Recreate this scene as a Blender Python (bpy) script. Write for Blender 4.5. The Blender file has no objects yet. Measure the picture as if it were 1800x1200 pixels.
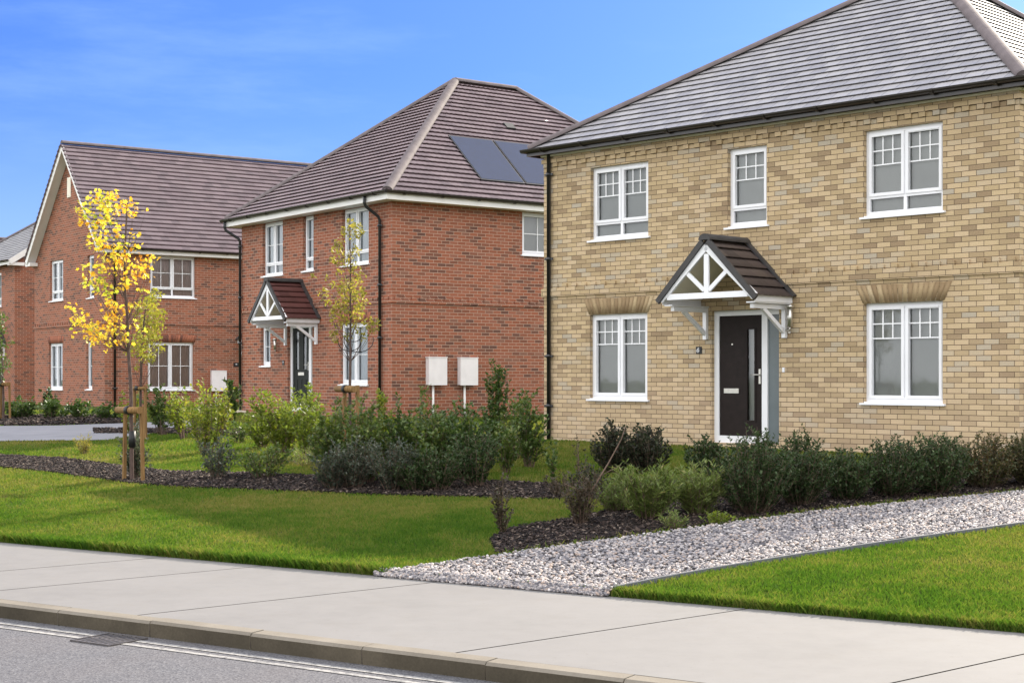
import bpy, math, random
import numpy as np
from mathutils import Vector, Matrix
from mathutils.geometry import delaunay_2d_cdt
R = math.radians
random.seed(7)
rng = np.random.default_rng(11)
sc = bpy.context.scene
col = sc.collection

# ------------------------------------------------------------------ camera
CAM_H = 1.65
F, HZ = 2700.0, 663.0            # focal length and horizon row in units of an 1800 x 1200 frame
cd = bpy.data.cameras.new('camera')
cd.sensor_width = 36.0
cd.lens = F / 1800 * 36
cd.shift_y = (HZ - 600) / 1800
cd.clip_start = 0.1
cd.clip_end = 2000
cam = bpy.data.objects.new('camera', cd)
cam.location = (0, 0, CAM_H)
cam.rotation_euler = (R(90), 0, 0)
col.objects.link(cam)
sc.camera = cam

# ------------------------------------------------------------------ terrain
BACK = 12.07                      # where the pavement's back edge crosses x = 0
def sdist(x, y):                  # metres up the slope from the pavement's back edge
    return 0.544 * x + 0.839 * (y - BACK)
SP = [-300, 0, 10.5, 13, 17, 30, 900]
ZP = [0, 0, .49, .52, .68, .7, .7]
def zg(x, y):
    return float(np.interp(sdist(x, y), SP, ZP))
def zga(x, y):
    return np.interp(sdist(x, y), SP, ZP)
def at(px, py):                   # surveyed point: picture position -> point on the ground
    rx, rz = (px - 900) / F, -(py - HZ) / F
    lo, hi = 1.0, 400.0
    for _ in range(60):
        m = (lo + hi) / 2
        if CAM_H + rz * m > zg(rx * m, m): lo = m
        else: hi = m
    return Vector((rx * lo, lo, CAM_H + rz * lo))
def road_at(px, py, z=-.11):
    Y = (CAM_H - z) * F / (py - HZ)
    return ((px - 900) / F * Y, Y)

# ------------------------------------------------------------------ helpers: objects
def tag(o, label=None, cat=None, group=None, kind=None):
    if label: o['label'] = label
    if cat: o['category'] = cat
    if group: o['group'] = group
    if kind: o['kind'] = kind
    return o
def empty(name, loc, rz=0.0, label=None, cat=None, group=None):
    o = bpy.data.objects.new(name, None)
    o.location = loc
    o.rotation_euler = (0, 0, rz)
    o.empty_display_size = .2
    col.objects.link(o)
    return tag(o, label, cat, group)
def link_mesh(name, me, parent=None, loc=(0, 0, 0), rz=0.0):
    o = bpy.data.objects.new(name, me)
    col.objects.link(o)
    o.location = loc
    o.rotation_euler = (0, 0, rz)
    if parent: o.parent = parent
    return o
def np_mesh(name, V, F_, mats, attrs=None, smooth=False, matidx=None):
    """V (n,3); F_ (m,k) uniform face size"""
    me = bpy.data.meshes.new(name)
    V = np.ascontiguousarray(V, dtype=np.float32); F_ = np.ascontiguousarray(F_, dtype=np.int32)
    n, m, k = len(V), len(F_), F_.shape[1]
    me.vertices.add(n); me.vertices.foreach_set('co', V.ravel())
    me.loops.add(m * k); me.loops.foreach_set('vertex_index', F_.ravel())
    me.polygons.add(m)
    me.polygons.foreach_set('loop_start', np.arange(0, m * k, k, dtype=np.int32))
    me.polygons.foreach_set('loop_total', np.full(m, k, dtype=np.int32))
    if smooth: me.polygons.foreach_set('use_smooth', np.ones(m, dtype=bool))
    for mt in (mats if isinstance(mats, (list, tuple)) else [mats]): me.materials.append(mt)
    if matidx is not None: me.polygons.foreach_set('material_index', np.ascontiguousarray(matidx, dtype=np.int32))
    me.update(calc_edges=True)
    if attrs:
        for nm, arr in attrs.items():
            a = me.attributes.new(nm, 'FLOAT', 'POINT')
            a.data.foreach_set('value', np.ascontiguousarray(arr, dtype=np.float32))
    return me

class MB:
    """mesh collector"""
    def __init__(s, z0=0.0):
        s.v = []; s.f = []; s.uv = []; s.sm = []; s.z0 = z0
    def face(s, pts, uvs=None, smooth=False):
        i = len(s.v)
        s.v.extend([tuple(p) for p in pts])
        s.f.append(list(range(i, i + len(pts))))
        s.uv.append(uvs); s.sm.append(smooth)
    def box(s, x0, x1, y0, y1, z0, z1, skip=''):
        P = [(x0, y0, z0), (x1, y0, z0), (x1, y1, z0), (x0, y1, z0), (x0, y0, z1), (x1, y0, z1), (x1, y1, z1), (x0, y1, z1)]
        for k, q in (('b', (0, 3, 2, 1)), ('t', (4, 5, 6, 7)), ('f', (0, 1, 5, 4)), ('r', (1, 2, 6, 5)), ('k', (2, 3, 7, 6)), ('l', (3, 0, 4, 7))):
            if k not in skip: s.face([P[i] for i in q])
    def beam(s, a, b, w, h, up=(0, 0, 1)):
        """square bar from a to b, w across, h along 'up'"""
        a, b = Vector(a), Vector(b)
        d = (b - a).normalized(); up = Vector(up)
        sd = d.cross(up).normalized(); u = sd.cross(d).normalized()
        sd *= w / 2; u *= h / 2
        A = [a - sd - u, a + sd - u, a + sd + u, a - sd + u]; B = [p + (b - a) for p in A]
        s.face(A[::-1]); s.face(B)
        for i in range(4):
            j = (i + 1) % 4
            s.face([A[i], A[j], B[j], B[i]])
    def tube(s, path, rad, n=8, cap=True):
        path = [Vector(p) for p in path]
        rad = rad if isinstance(rad, (list, tuple)) else [rad] * len(path)
        rings = []; ref = None
        for i, p in enumerate(path):
            d = (path[min(i + 1, len(path) - 1)] - path[max(i - 1, 0)]).normalized()
            if ref is None:
                ref = Vector((1, 0, 0)) if abs(d.x) < .9 else Vector((0, 1, 0))
            a = (ref - d * ref.dot(d)).normalized(); ref = a
            b = d.cross(a)
            rings.append([p + (a * math.cos(t) + b * math.sin(t)) * rad[i] for t in [2 * math.pi * k / n for k in range(n)]])
        for r0, r1 in zip(rings, rings[1:]):
            for k in range(n):
                j = (k + 1) % n
                s.face([r0[k], r0[j], r1[j], r1[k]], smooth=True)
        if cap:
            s.face(rings[0][::-1]); s.face(rings[-1])
    def prism(s, poly, y0, y1):
        """polygon in x,z extruded from y0 to y1"""
        n = len(poly)
        s.face([(x, y0, z) for x, z in poly])
        s.face([(x, y1, z) for x, z in poly[::-1]])
        for i in range(n):
            (xa, za), (xb, zb) = poly[i], poly[(i + 1) % n]
            s.face([(xa, y0, za), (xa, y1, za), (xb, y1, zb), (xb, y0, zb)])
    def build(s, name, mat, parent=None, loc=(0, 0, 0), rz=0.0, merge=True):
        me = bpy.data.meshes.new(name)
        vs = [(x, y, z - s.z0) for x, y, z in s.v]
        if merge:
            key = {}; remap = []; out = []
            for v in vs:
                k = (round(v[0], 4), round(v[1], 4), round(v[2], 4))
                if k not in key: key[k] = len(out); out.append(v)
                remap.append(key[k])
            fs = []; uvs = []; sms = []
            for f, uv, sm in zip(s.f, s.uv, s.sm):
                g = [remap[i] for i in f]
                if len(set(g)) == len(g): fs.append(g); uvs.append(uv); sms.append(sm)
                else:
                    h = []; u2 = []
                    for ii, gi in enumerate(g):
                        if gi not in h:
                            h.append(gi); u2.append(uv[ii] if uv else None)
                    if len(h) >= 3: fs.append(h); uvs.append(u2 if uv else None); sms.append(sm)
            vs = out
        else: fs, uvs, sms = s.f, s.uv, s.sm
        me.from_pydata(vs, [], fs)
        lay = me.uv_layers.new(name='UVMap')
        for p, uv, sm in zip(me.polygons, uvs, sms):
            p.use_smooth = sm
            if uv is None:
                nx, ny, nz = (abs(c) for c in p.normal)
                for li in p.loop_indices:
                    c = me.vertices[me.loops[li].vertex_index].co
                    x, y, z = c.x, c.y, c.z + s.z0
                    lay.data[li].uv = (x, y) if nz > max(nx, ny) else ((y, z) if nx > ny else (x, z))
            else:
                for li, q in zip(p.loop_indices, uv): lay.data[li].uv = q
        for m in (mat if isinstance(mat, (list, tuple)) else [mat]): me.materials.append(m)
        me.update()
        return link_mesh(name, me, parent, loc, rz)

# ------------------------------------------------------------------ helpers: materials
class NT:
    def __init__(s, name):
        s.m = bpy.data.materials.new(name); s.m.use_nodes = True
        s.t = s.m.node_tree; s.t.nodes.clear()
        s.out = s.n('ShaderNodeOutputMaterial')
    def n(s, typ, **kw):
        nd = s.t.nodes.new(typ)
        for k, v in kw.items(): setattr(nd, k, v)
        return nd
    def l(s, a, b): s.t.links.new(a, b)
    def val(s, sock, v):
        if isinstance(v, bpy.types.NodeSocket): s.l(v, sock)
        else: sock.default_value = v
    def noise(s, vec, scale, detail=4, rough=.55):
        nd = s.n('ShaderNodeTexNoise')
        if vec is not None: s.l(vec, nd.inputs['Vector'])
        nd.inputs['Scale'].default_value = scale; nd.inputs['Detail'].default_value = detail; nd.inputs['Roughness'].default_value = rough
        return nd.outputs['Fac']
    def ramp(s, fac, stops, interp='LINEAR'):
        nd = s.n('ShaderNodeValToRGB'); cr = nd.color_ramp; cr.interpolation = interp
        while len(cr.elements) < len(stops): cr.elements.new(.5)
        for e, (p, c) in zip(cr.elements, stops):
            e.position = p; e.color = (*c, 1) if len(c) == 3 else c
        s.l(fac, nd.inputs[0])
        return nd.outputs[0]
    def mix(s, fac, a, b, blend='MIX'):
        nd = s.n('ShaderNodeMix', data_type='RGBA', blend_type=blend)
        s.val(nd.inputs[0], fac)
        for sock, v in ((nd.inputs[6], a), (nd.inputs[7], b)):
            s.val(sock, (*v, 1) if isinstance(v, tuple) and len(v) == 3 else v)
        return nd.outputs[2]
    def math(s, op, a, b=0.0, clamp=False):
        nd = s.n('ShaderNodeMath', operation=op); nd.use_clamp = clamp
        s.val(nd.inputs[0], a); s.val(nd.inputs[1], b)
        return nd.outputs[0]
    def maprange(s, v, a, b, c, d):
        nd = s.n('ShaderNodeMapRange'); s.l(v, nd.inputs[0])
        for i, q in enumerate((a, b, c, d)): nd.inputs[i + 1].default_value = q
        return nd.outputs[0]
    def bump(s, h, strength=.3, dist=.02, normal=None):
        nd = s.n('ShaderNodeBump'); nd.inputs['Strength'].default_value = strength; nd.inputs['Distance'].default_value = dist
        s.l(h, nd.inputs['Height'])
        if normal is not None: s.l(normal, nd.inputs['Normal'])
        return nd.outputs[0]
    def bsdf(s, color, rough=.7, spec=.4, normal=None, metal=0.0, trans=None):
        nd = s.n('ShaderNodeBsdfPrincipled')
        s.val(nd.inputs['Base Color'], (*color, 1) if isinstance(color, tuple) and len(color) == 3 else color)
        s.val(nd.inputs['Roughness'], rough); nd.inputs['Specular IOR Level'].default_value = spec
        nd.inputs['Metallic'].default_value = metal
        if normal is not None: s.l(normal, nd.inputs['Normal'])
        return nd.outputs[0]
    def done(s, shader):
        s.l(shader, s.out.inputs['Surface']); return s.m
    def uv(s): return s.n('ShaderNodeTexCoord').outputs['UV']
    def obj(s): return s.n('ShaderNodeTexCoord').outputs['Object']
    def attr(s, name): return s.n('ShaderNodeAttribute', attribute_name=name).outputs['Fac']
    def wpos(s): return s.n('ShaderNodeNewGeometry').outputs['Position']

def plain(name, c, rough=.6, spec=.4, var=.12, scale=6, metal=0.0, bump=.06):
    t = NT(name); o = t.obj()
    nz = t.noise(o, scale, 5)
    d = tuple(v * (1 - var) for v in c); e = tuple(min(1, v * (1 + var)) for v in c)
    colr = t.ramp(nz, [(.3, d), (.7, e)])
    nb = t.bump(t.noise(o, scale * 14, 3), bump, .01)
    return t.done(t.bsdf(colr, rough, spec, nb, metal))

def brick(name, stops, mortar, dirt=(.5, .45, .4), mottling=.35, rot=False, patches=None, joint=.0052):
    t = NT(name); uv = t.uv()
    b = t.n('ShaderNodeTexBrick'); b.offset = .5; b.offset_frequency = 2
    wob = t.n('ShaderNodeVectorMath', operation='ADD')
    nz = t.n('ShaderNodeTexNoise'); t.l(uv, nz.inputs['Vector']); nz.inputs['Scale'].default_value = 9
    sub = t.n('ShaderNodeVectorMath', operation='MULTIPLY_ADD')
    t.l(nz.outputs['Color'], sub.inputs[0]); sub.inputs[1].default_value = (.006, .006, 0); sub.inputs[2].default_value = (-.003, -.003, 0)
    t.l(uv, wob.inputs[0]); t.l(sub.outputs[0], wob.inputs[1])
    t.l(wob.outputs[0], b.inputs['Vector'])
    b.inputs['Scale'].default_value = 1
    b.inputs['Brick Width'].default_value = .225; b.inputs['Row Height'].default_value = .075
    b.inputs['Mortar Size'].default_value = joint; b.inputs['Mortar Smooth'].default_value = .25; b.inputs['Bias'].default_value = 0
    b.inputs['Color1'].default_value = (0, 0, 0, 1); b.inputs['Color2'].default_value = (1, 1, 1, 1); b.inputs['Mortar'].default_value = (.5, .5, .5, 1)
    n1 = t.noise(uv, 55, 4, .75)
    r = t.math('ADD', b.outputs['Color'], t.math('MULTIPLY', t.math('SUBTRACT', n1, .5), mottling), True)
    c = t.ramp(r, stops)
    n2 = t.noise(uv, .9, 3)
    c = t.mix(t.maprange(n2, .35, .75, 0, .3), c, dirt, 'MULTIPLY')
    n3 = t.noise(uv, 60, 3, .7)
    c = t.mix(t.maprange(n3, .40, .68, 0, .45), c, tuple(v * .55 for v in stops[len(stops) // 2][1]))
    if patches:
        n4 = t.noise(uv, .55, 3)
        sv_ = t.n('ShaderNodeSeparateXYZ'); t.l(uv, sv_.inputs[0])
        low = t.maprange(t.math('ADD', sv_.outputs['Y'], t.math('MULTIPLY', n4, 2.6)), 3.6, 1.6, 0, .42)
        c = t.mix(low, c, patches)
        c = t.mix(t.maprange(n4, .52, .66, 0, .3), c, (.34, .25, .15))
    mc = t.ramp(t.noise(uv, 40, 3), [(.3, tuple(v * .8 for v in mortar)), (.7, mortar)])
    c = t.mix(b.outputs['Fac'], c, mc)
    h = t.math('SUBTRACT', t.math('MULTIPLY', n1, .35), b.outputs['Fac'])
    nb = t.bump(h, .55, .008)
    return t.done(t.bsdf(c, .85, .25, nb))

def rooftile(name, stops, tw, gauge, rough=.5, spec=.5, stain=(.3, .25, .15), gap=True):
    t = NT(name); uv = t.uv()
    b = t.n('ShaderNodeTexBrick'); b.offset = .5; b.offset_frequency = 2
    t.l(uv, b.inputs['Vector'])
    b.inputs['Scale'].default_value = 1; b.inputs['Brick Width'].default_value = tw; b.inputs['Row Height'].default_value = gauge
    b.inputs['Mortar Size'].default_value = .005; b.inputs['Mortar Smooth'].default_value = .1
    b.inputs['Color1'].default_value = (0, 0, 0, 1); b.inputs['Color2'].default_value = (1, 1, 1, 1); b.inputs['Mortar'].default_value = (.5, .5, .5, 1)
    n1 = t.noise(uv, 25, 4, .65)
    r = t.math('ADD', b.outputs['Color'], t.math('MULTIPLY', t.math('SUBTRACT', n1, .5), .9), True)
    c = t.ramp(r, stops)
    n2 = t.noise(uv, .8, 4, .6)
    c = t.mix(t.maprange(n2, .45, .75, 0, .4), c, stain)
    if gap: c = t.mix(t.math('MULTIPLY', b.outputs['Fac'], .85), c, (.02, .018, .018))
    h = t.math('SUBTRACT', t.math('MULTIPLY', n1, .25), b.outputs['Fac'] if gap else t.math('MULTIPLY', b.outputs['Fac'], .2))
    rr = t.maprange(n1, .3, .7, rough - .08, rough + .1)
    return t.done(t.bsdf(c, rr, spec, t.bump(h, .35, .006)))

def leafmat(name, stops, trans=.45, rough=.5, spec=.35):
    t = NT(name); a = t.attr('rnd')
    c = t.ramp(a, stops)
    nz = t.noise(t.obj(), 60, 2)
    c = t.mix(t.maprange(nz, .35, .7, 0, .3), c, (.45, .4, .3), 'MULTIPLY')
    p = t.bsdf(c, rough, spec)
    tr = t.n('ShaderNodeBsdfTranslucent'); t.l(t.mix(1.0, c, (1.35, 1.4, 1.0), 'MULTIPLY'), tr.inputs['Color'])
    mx = t.n('ShaderNodeMixShader'); mx.inputs[0].default_value = trans
    t.l(p, mx.inputs[1]); t.l(tr.outputs[0], mx.inputs[2])
    return t.done(mx.outputs[0])

M = {}
M['yellow_brick'] = brick('yellow_brick', [(0, (.29, .205, .125)), (.14, (.40, .295, .17)), (.38, (.50, .375, .215)), (.62, (.60, .455, .275)), (.8, (.585, .445, .285)), (.92, (.50, .42, .30)), (1, (.43, .385, .315))], (.125, .090, .058), (.68, .63, .58), .6, patches=(.62, .46, .33))
M['arch_brick'] = None
M['red_brick'] = brick('red_brick', [(0, (.115, .062, .050)), (.14, (.175, .078, .054)), (.32, (.285, .100, .057)), (.65, (.36, .124, .069)), (.88, (.32, .125, .080)), (1, (.21, .115, .082))], (.50, .37, .28), (.72, .66, .62), .55, joint=.0056)
M['slate_tile'] = rooftile('slate_grey_roof_tile', [(0, (.235, .225, .235)), (.5, (.285, .272, .28)), (1, (.335, .32, .32))], .27, .205, .42, .8, (.30, .285, .28))
M['brown_tile'] = rooftile('brown_red_roof_tile', [(0, (.16, .114, .125)), (.5, (.215, .154, .165)), (1, (.255, .188, .197))], .30, .197, .45, .6, (.17, .125, .13), gap=False)
M['dark_tile'] = rooftile('dark_brown_canopy_tile', [(0, (.055, .042, .04)), (.5, (.08, .06, .056)), (1, (.105, .08, .07))], .30, .2, .5, .45, (.07, .06, .05), gap=False)
M['canopy_red_tile'] = rooftile('dark_red_canopy_tile', [(0, (.085, .033, .03)), (.5, (.115, .045, .04)), (1, (.14, .055, .05))], .30, .2, .5, .4, (.09, .04, .035), gap=False)
M['ridge'] = plain('ridge_tile', (.135, .112, .113), .75, .2, .2, 5)
M['ridge_dark'] = plain('canopy_ridge_tile', (.045, .042, .042), .55, .4, .2, 8)
M['white'] = plain('white_upvc', (.80, .80, .82), .35, .5, .03, 3, bump=.01)
M['fascia'] = plain('white_fascia', (.78, .76, .73), .4, .45, .04, 3, bump=.01)
M['cream'] = plain('cream_soffit', (.86, .80, .68), .6, .3, .06, 4)
M['bar'] = plain('glazing_bar_white', (.85, .85, .86), .4, .4, .02, 4, bump=.0)
M['gutter'] = plain('black_brown_gutter', (.022, .017, .016), .3, .6, .2, 5, bump=.01)
M['pipe'] = plain('black_downpipe', (.012, .012, .013), .3, .55, .2, 5, bump=.01)
M['door_brown'] = plain('dark_brown_door', (.016, .0105, .0095), .55, .18, .2, 9)
M['door_green'] = plain('dark_green_black_door', (.006, .009, .008), .5, .2, .2, 9)
M['sidelight'] = plain('grey_obscure_panel', (.125, .15, .16), .3, .5, .08, 4)
M['steel'] = plain('brushed_steel', (.62, .60, .56), .3, .5, .05, 20, metal=.9)
M['meter'] = plain('meter_box_grp', (.82, .78, .78), .55, .3, .04, 5)
M['solar'] = plain('solar_panel_glass', (.012, .018, .045), .12, .5, .1, 4, bump=0)
M['solar_frame'] = plain('solar_frame_black', (.008, .008, .01), .4, .5)
M['black'] = plain('black_plastic', (.012, .012, .013), .5, .4, .2, 8)
M['plaque'] = plain('plaque_slate', (.012, .012, .014), .4, .4)
M['numeral'] = plain('numeral_white', (.6, .6, .62), .5, .3)
M['wood'] = None

# window glass: clear sheet in front of a pale blind
t = NT('window_glass')
gl = t.n('ShaderNodeBsdfGlossy'); gl.inputs['Roughness'].default_value = .03; gl.inputs['Color'].default_value = (.95, .97, 1, 1)
nz = t.noise(t.obj(), 1.6, 2)
t.l(t.bump(nz, .05, .03), gl.inputs['Normal'])
tp = t.n('ShaderNodeBsdfTransparent'); tp.inputs['Color'].default_value = (.86, .88, .88, 1)
fr = t.n('ShaderNodeFresnel'); fr.inputs['IOR'].default_value = 1.62
mx = t.n('ShaderNodeMixShader'); t.l(fr.outputs[0], mx.inputs[0]); t.l(tp.outputs[0], mx.inputs[1]); t.l(gl.outputs[0], mx.inputs[2])
M['glass'] = t.done(mx.outputs[0])

def blindmat(name, c, pleat):
    t = NT(name); uv = t.uv()
    w = t.n('ShaderNodeTexWave', wave_type='BANDS', bands_direction='X'); t.l(uv, w.inputs['Vector'])
    w.inputs['Scale'].default_value = 3.2; w.inputs['Distortion'].default_value = 1.5; w.inputs['Detail'].default_value = 1
    n = t.noise(uv, 1.4, 2)
    cc = t.mix(t.maprange(n, .3, .7, 0, .5), c, tuple(v * .75 for v in c))
    nb = t.bump(w.outputs['Fac'], pleat, .06)
    return t.done(t.bsdf(cc, .9, .1, nb))
M['blind_grey'] = blindmat('grey_roller_blind', (.47, .47, .45), .03)
M['curtain'] = blindmat('pale_curtain', (.60, .66, .70), .7)
M['blind_tan'] = blindmat('tan_blind', (.60, .50, .46), .25)

# flared brick arch: per brick attribute colour
t = NT('arch_brick'); a = t.attr('rnd')
c = t.ramp(a, [(0, (.24, .165, .09)), (.4, (.32, .23, .13)), (.8, (.40, .30, .17)), (1, (.47, .37, .23))])
n1 = t.noise(t.obj(), 40, 4, .7)
c = t.mix(t.maprange(n1, .4, .7, 0, .4), c, (.25, .17, .09))
M['arch_brick'] = t.done(t.bsdf(c, .85, .25, t.bump(n1, .3, .006)))
t = NT('arch_brick_red'); a = t.attr('rnd')
c = t.ramp(a, [(0, (.11, .05, .04)), (.3, (.24, .09, .055)), (1, (.38, .14, .08))])
M['arch_brick_red'] = t.done(t.bsdf(c, .85, .25))

# sawn timber
t = NT('tree_stake_timber'); o = t.obj()
sepm = t.n('ShaderNodeMapping'); t.l(o, sepm.inputs[0]); sepm.inputs['Scale'].default_value = (30, 30, 2)
n1 = t.noise(sepm.outputs[0], 1.5, 5)
c = t.ramp(n1, [(.25, (.12, .065, .024)), (.55, (.22, .125, .046)), (.8, (.31, .19, .08))])
M['wood'] = t.done(t.bsdf(c, .75, .25, t.bump(n1, .25, .01)))
t = NT('bark'); o = t.obj()
mp = t.n('ShaderNodeMapping'); t.l(o, mp.inputs[0]); mp.inputs['Scale'].default_value = (9, 9, 2)
n1 = t.noise(mp.outputs[0], 6, 6, .7)
c = t.ramp(n1, [(.3, (.045, .030, .026)), (.55, (.10, .066, .055)), (.8, (.19, .14, .12))])
M['bark'] = t.done(t.bsdf(c, .85, .25, t.bump(n1, .5, .01)))
M['twig'] = plain('twig', (.14, .095, .07), .8, .2, .3, 12)

M['leaf_gold'] = leafmat('golden_maple_leaf', [(0, (.55, .22, .02)), (.16, (.72, .38, .035)), (.36, (.80, .53, .06)), (.64, (.78, .62, .08)), (.82, (.55, .54, .06)), (1, (.30, .38, .05))], .6)
M['leaf_olive'] = leafmat('yellow_green_tree_leaf', [(0, (.13, .12, .02)), (.3, (.24, .24, .03)), (.6, (.36, .35, .045)), (.85, (.50, .42, .06)), (1, (.20, .22, .04))], .45)
M['leaf_sand'] = leafmat('small_olive_gold_leaf', [(0, (.15, .125, .022)), (.4, (.27, .25, .045)), (.75, (.42, .34, .06)), (1, (.22, .24, .06))], .45)
M['leaf_dark'] = leafmat('dark_glossy_leaf', [(0, (.016, .031, .012)), (.5, (.038, .068, .022)), (.85, (.066, .102, .038)), (1, (.12, .15, .07))], .25, .5, .22)
M['leaf_purple'] = leafmat('purple_green_leaf', [(0, (.022, .020, .018)), (.4, (.035, .040, .026)), (.7, (.042, .062, .03)), (1, (.075, .055, .04))], .25, .5, .22)
M['leaf_mid'] = leafmat('mid_green_leaf', [(0, (.035, .065, .018)), (.4, (.07, .12, .028)), (.75, (.125, .17, .04)), (1, (.21, .22, .06))], .35, .42, .4)
M['leaf_bright'] = leafmat('bright_yellow_green_leaf', [(0, (.09, .13, .02)), (.45, (.18, .23, .03)), (.8, (.30, .31, .04)), (1, (.42, .36, .06))], .45)
M['leaf_grey'] = leafmat('grey_green_leaf', [(0, (.035, .045, .035)), (.4, (.065, .085, .06)), (.75, (.12, .14, .10)), (1, (.22, .23, .19))], .3, .55, .3)
M['leaf_feather'] = leafmat('feathery_light_green_leaf', [(0, (.08, .115, .028)), (.5, (.16, .215, .055)), (.85, (.24, .275, .09)), (1, (.33, .29, .11))], .4)
M['leaf_brown'] = leafmat('brown_red_sparse_leaf', [(0, (.035, .028, .02)), (.5, (.06, .05, .03)), (.85, (.10, .07, .045)), (1, (.09, .10, .05))], .3)
M['leaf_rust'] = leafmat('rust_tipped_leaf', [(0, (.035, .050, .02)), (.45, (.075, .080, .03)), (.8, (.13, .09, .035)), (1, (.17, .10, .045))], .35)

# ------------------------------------------------------------------ houses: geometry helpers
class House:
    def __init__(s, name, ox, oy, rz, z0, label, group=None):
        s.z0 = z0; s.o = Vector((ox, oy, 0)); s.rz = R(rz)
        s.root = empty(name, (ox, oy, z0), R(rz), label, 'house', group)
    def mb(s): return MB(s.z0)
    def add(s, mb, name, mat, parent=None, side=None):
        return mb.build(name, mat, parent or s.root)

def wall_panel(mb, x0, x1, z0, z1, holes, tr, rev=.2):
    """brick wall in panel space (x along, y inwards, z up) with openings and reveals; tr maps a panel point to house space"""
    xs = sorted({x0, x1, *[v for h in holes for v in h[:2]]}); zs = sorted({z0, z1, *[v for h in holes for v in h[2:4]]})
    for xa, xb in zip(xs, xs[1:]):
        for za, zb in zip(zs, zs[1:]):
            cx, cz = (xa + xb) / 2, (za + zb) / 2
            if any(h[0] < cx < h[1] and h[2] < cz < h[3] for h in holes): continue
            mb.face([tr(xa, 0, za), tr(xb, 0, za), tr(xb, 0, zb), tr(xa, 0, zb)], [(xa, za), (xb, za), (xb, zb), (xa, zb)])
    for a, b, c, d in holes:
        mb.face([tr(a, 0, c), tr(a, 0, d), tr(a, rev, d), tr(a, rev, c)], [(a, c), (a, d), (a + rev, d), (a + rev, c)])
        mb.face([tr(b, 0, d), tr(b, 0, c), tr(b, rev, c), tr(b, rev, d)], [(b, d), (b, c), (b + rev, c), (b + rev, d)])
        mb.face([tr(a, 0, d), tr(b, 0, d), tr(b, rev, d), tr(a, rev, d)], [(a, d), (b, d), (b, d + rev), (a, d + rev)])
        mb.face([tr(b, 0, c), tr(a, 0, c), tr(a, rev, c), tr(b, rev, c)], [(b, c), (a, c), (a, c - rev), (b, c - rev)])

def front_tr(x, y, z): return (x, y, z)
def side_tr(W):
    return lambda x, y, z: (W - y, x, z)

def grid_bars(mb, x0, x1, z0, z1, y0, y1, style):
    w = .018
    if style == 'cottage':        # 3 x 2 small panes over one large pane (upper half)
        zz = [z1 - (z1 - z0) * .25, z1 - (z1 - z0) * .5]; zl = zz[-1]
    elif style == 'cottage_low':
        zz = [z1 - (z1 - z0) * .165, z1 - (z1 - z0) * .335]; zl = zz[-1]
    elif style == 'cross':
        zz = [z0 + (z1 - z0) * .5]; zl = z0
    elif style == 'bar':
        zz = [z0 + (z1 - z0) * .48]; zl = None
    else: return
    for z in zz: mb.box(x0, x1, y0, y1, z - w / 2, z + w / 2)
    if zl is not None:
        nn = 3 if style.startswith('cottage') else 2
        for k in range(1, nn):
            x = x0 + (x1 - x0) * k / nn
            z_hi = z1
            # butt the upright between the rails
            edges = [z_hi] + zz + ([] if style.startswith('cottage') else [z0])
            for a, b in zip(edges, edges[1:]):
                mb.box(x - w / 2, x + w / 2, y0 + .001, y1 - .001, b + (w / 2 if b in zz else 0), a - (w / 2 if a in zz else 0))

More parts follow.
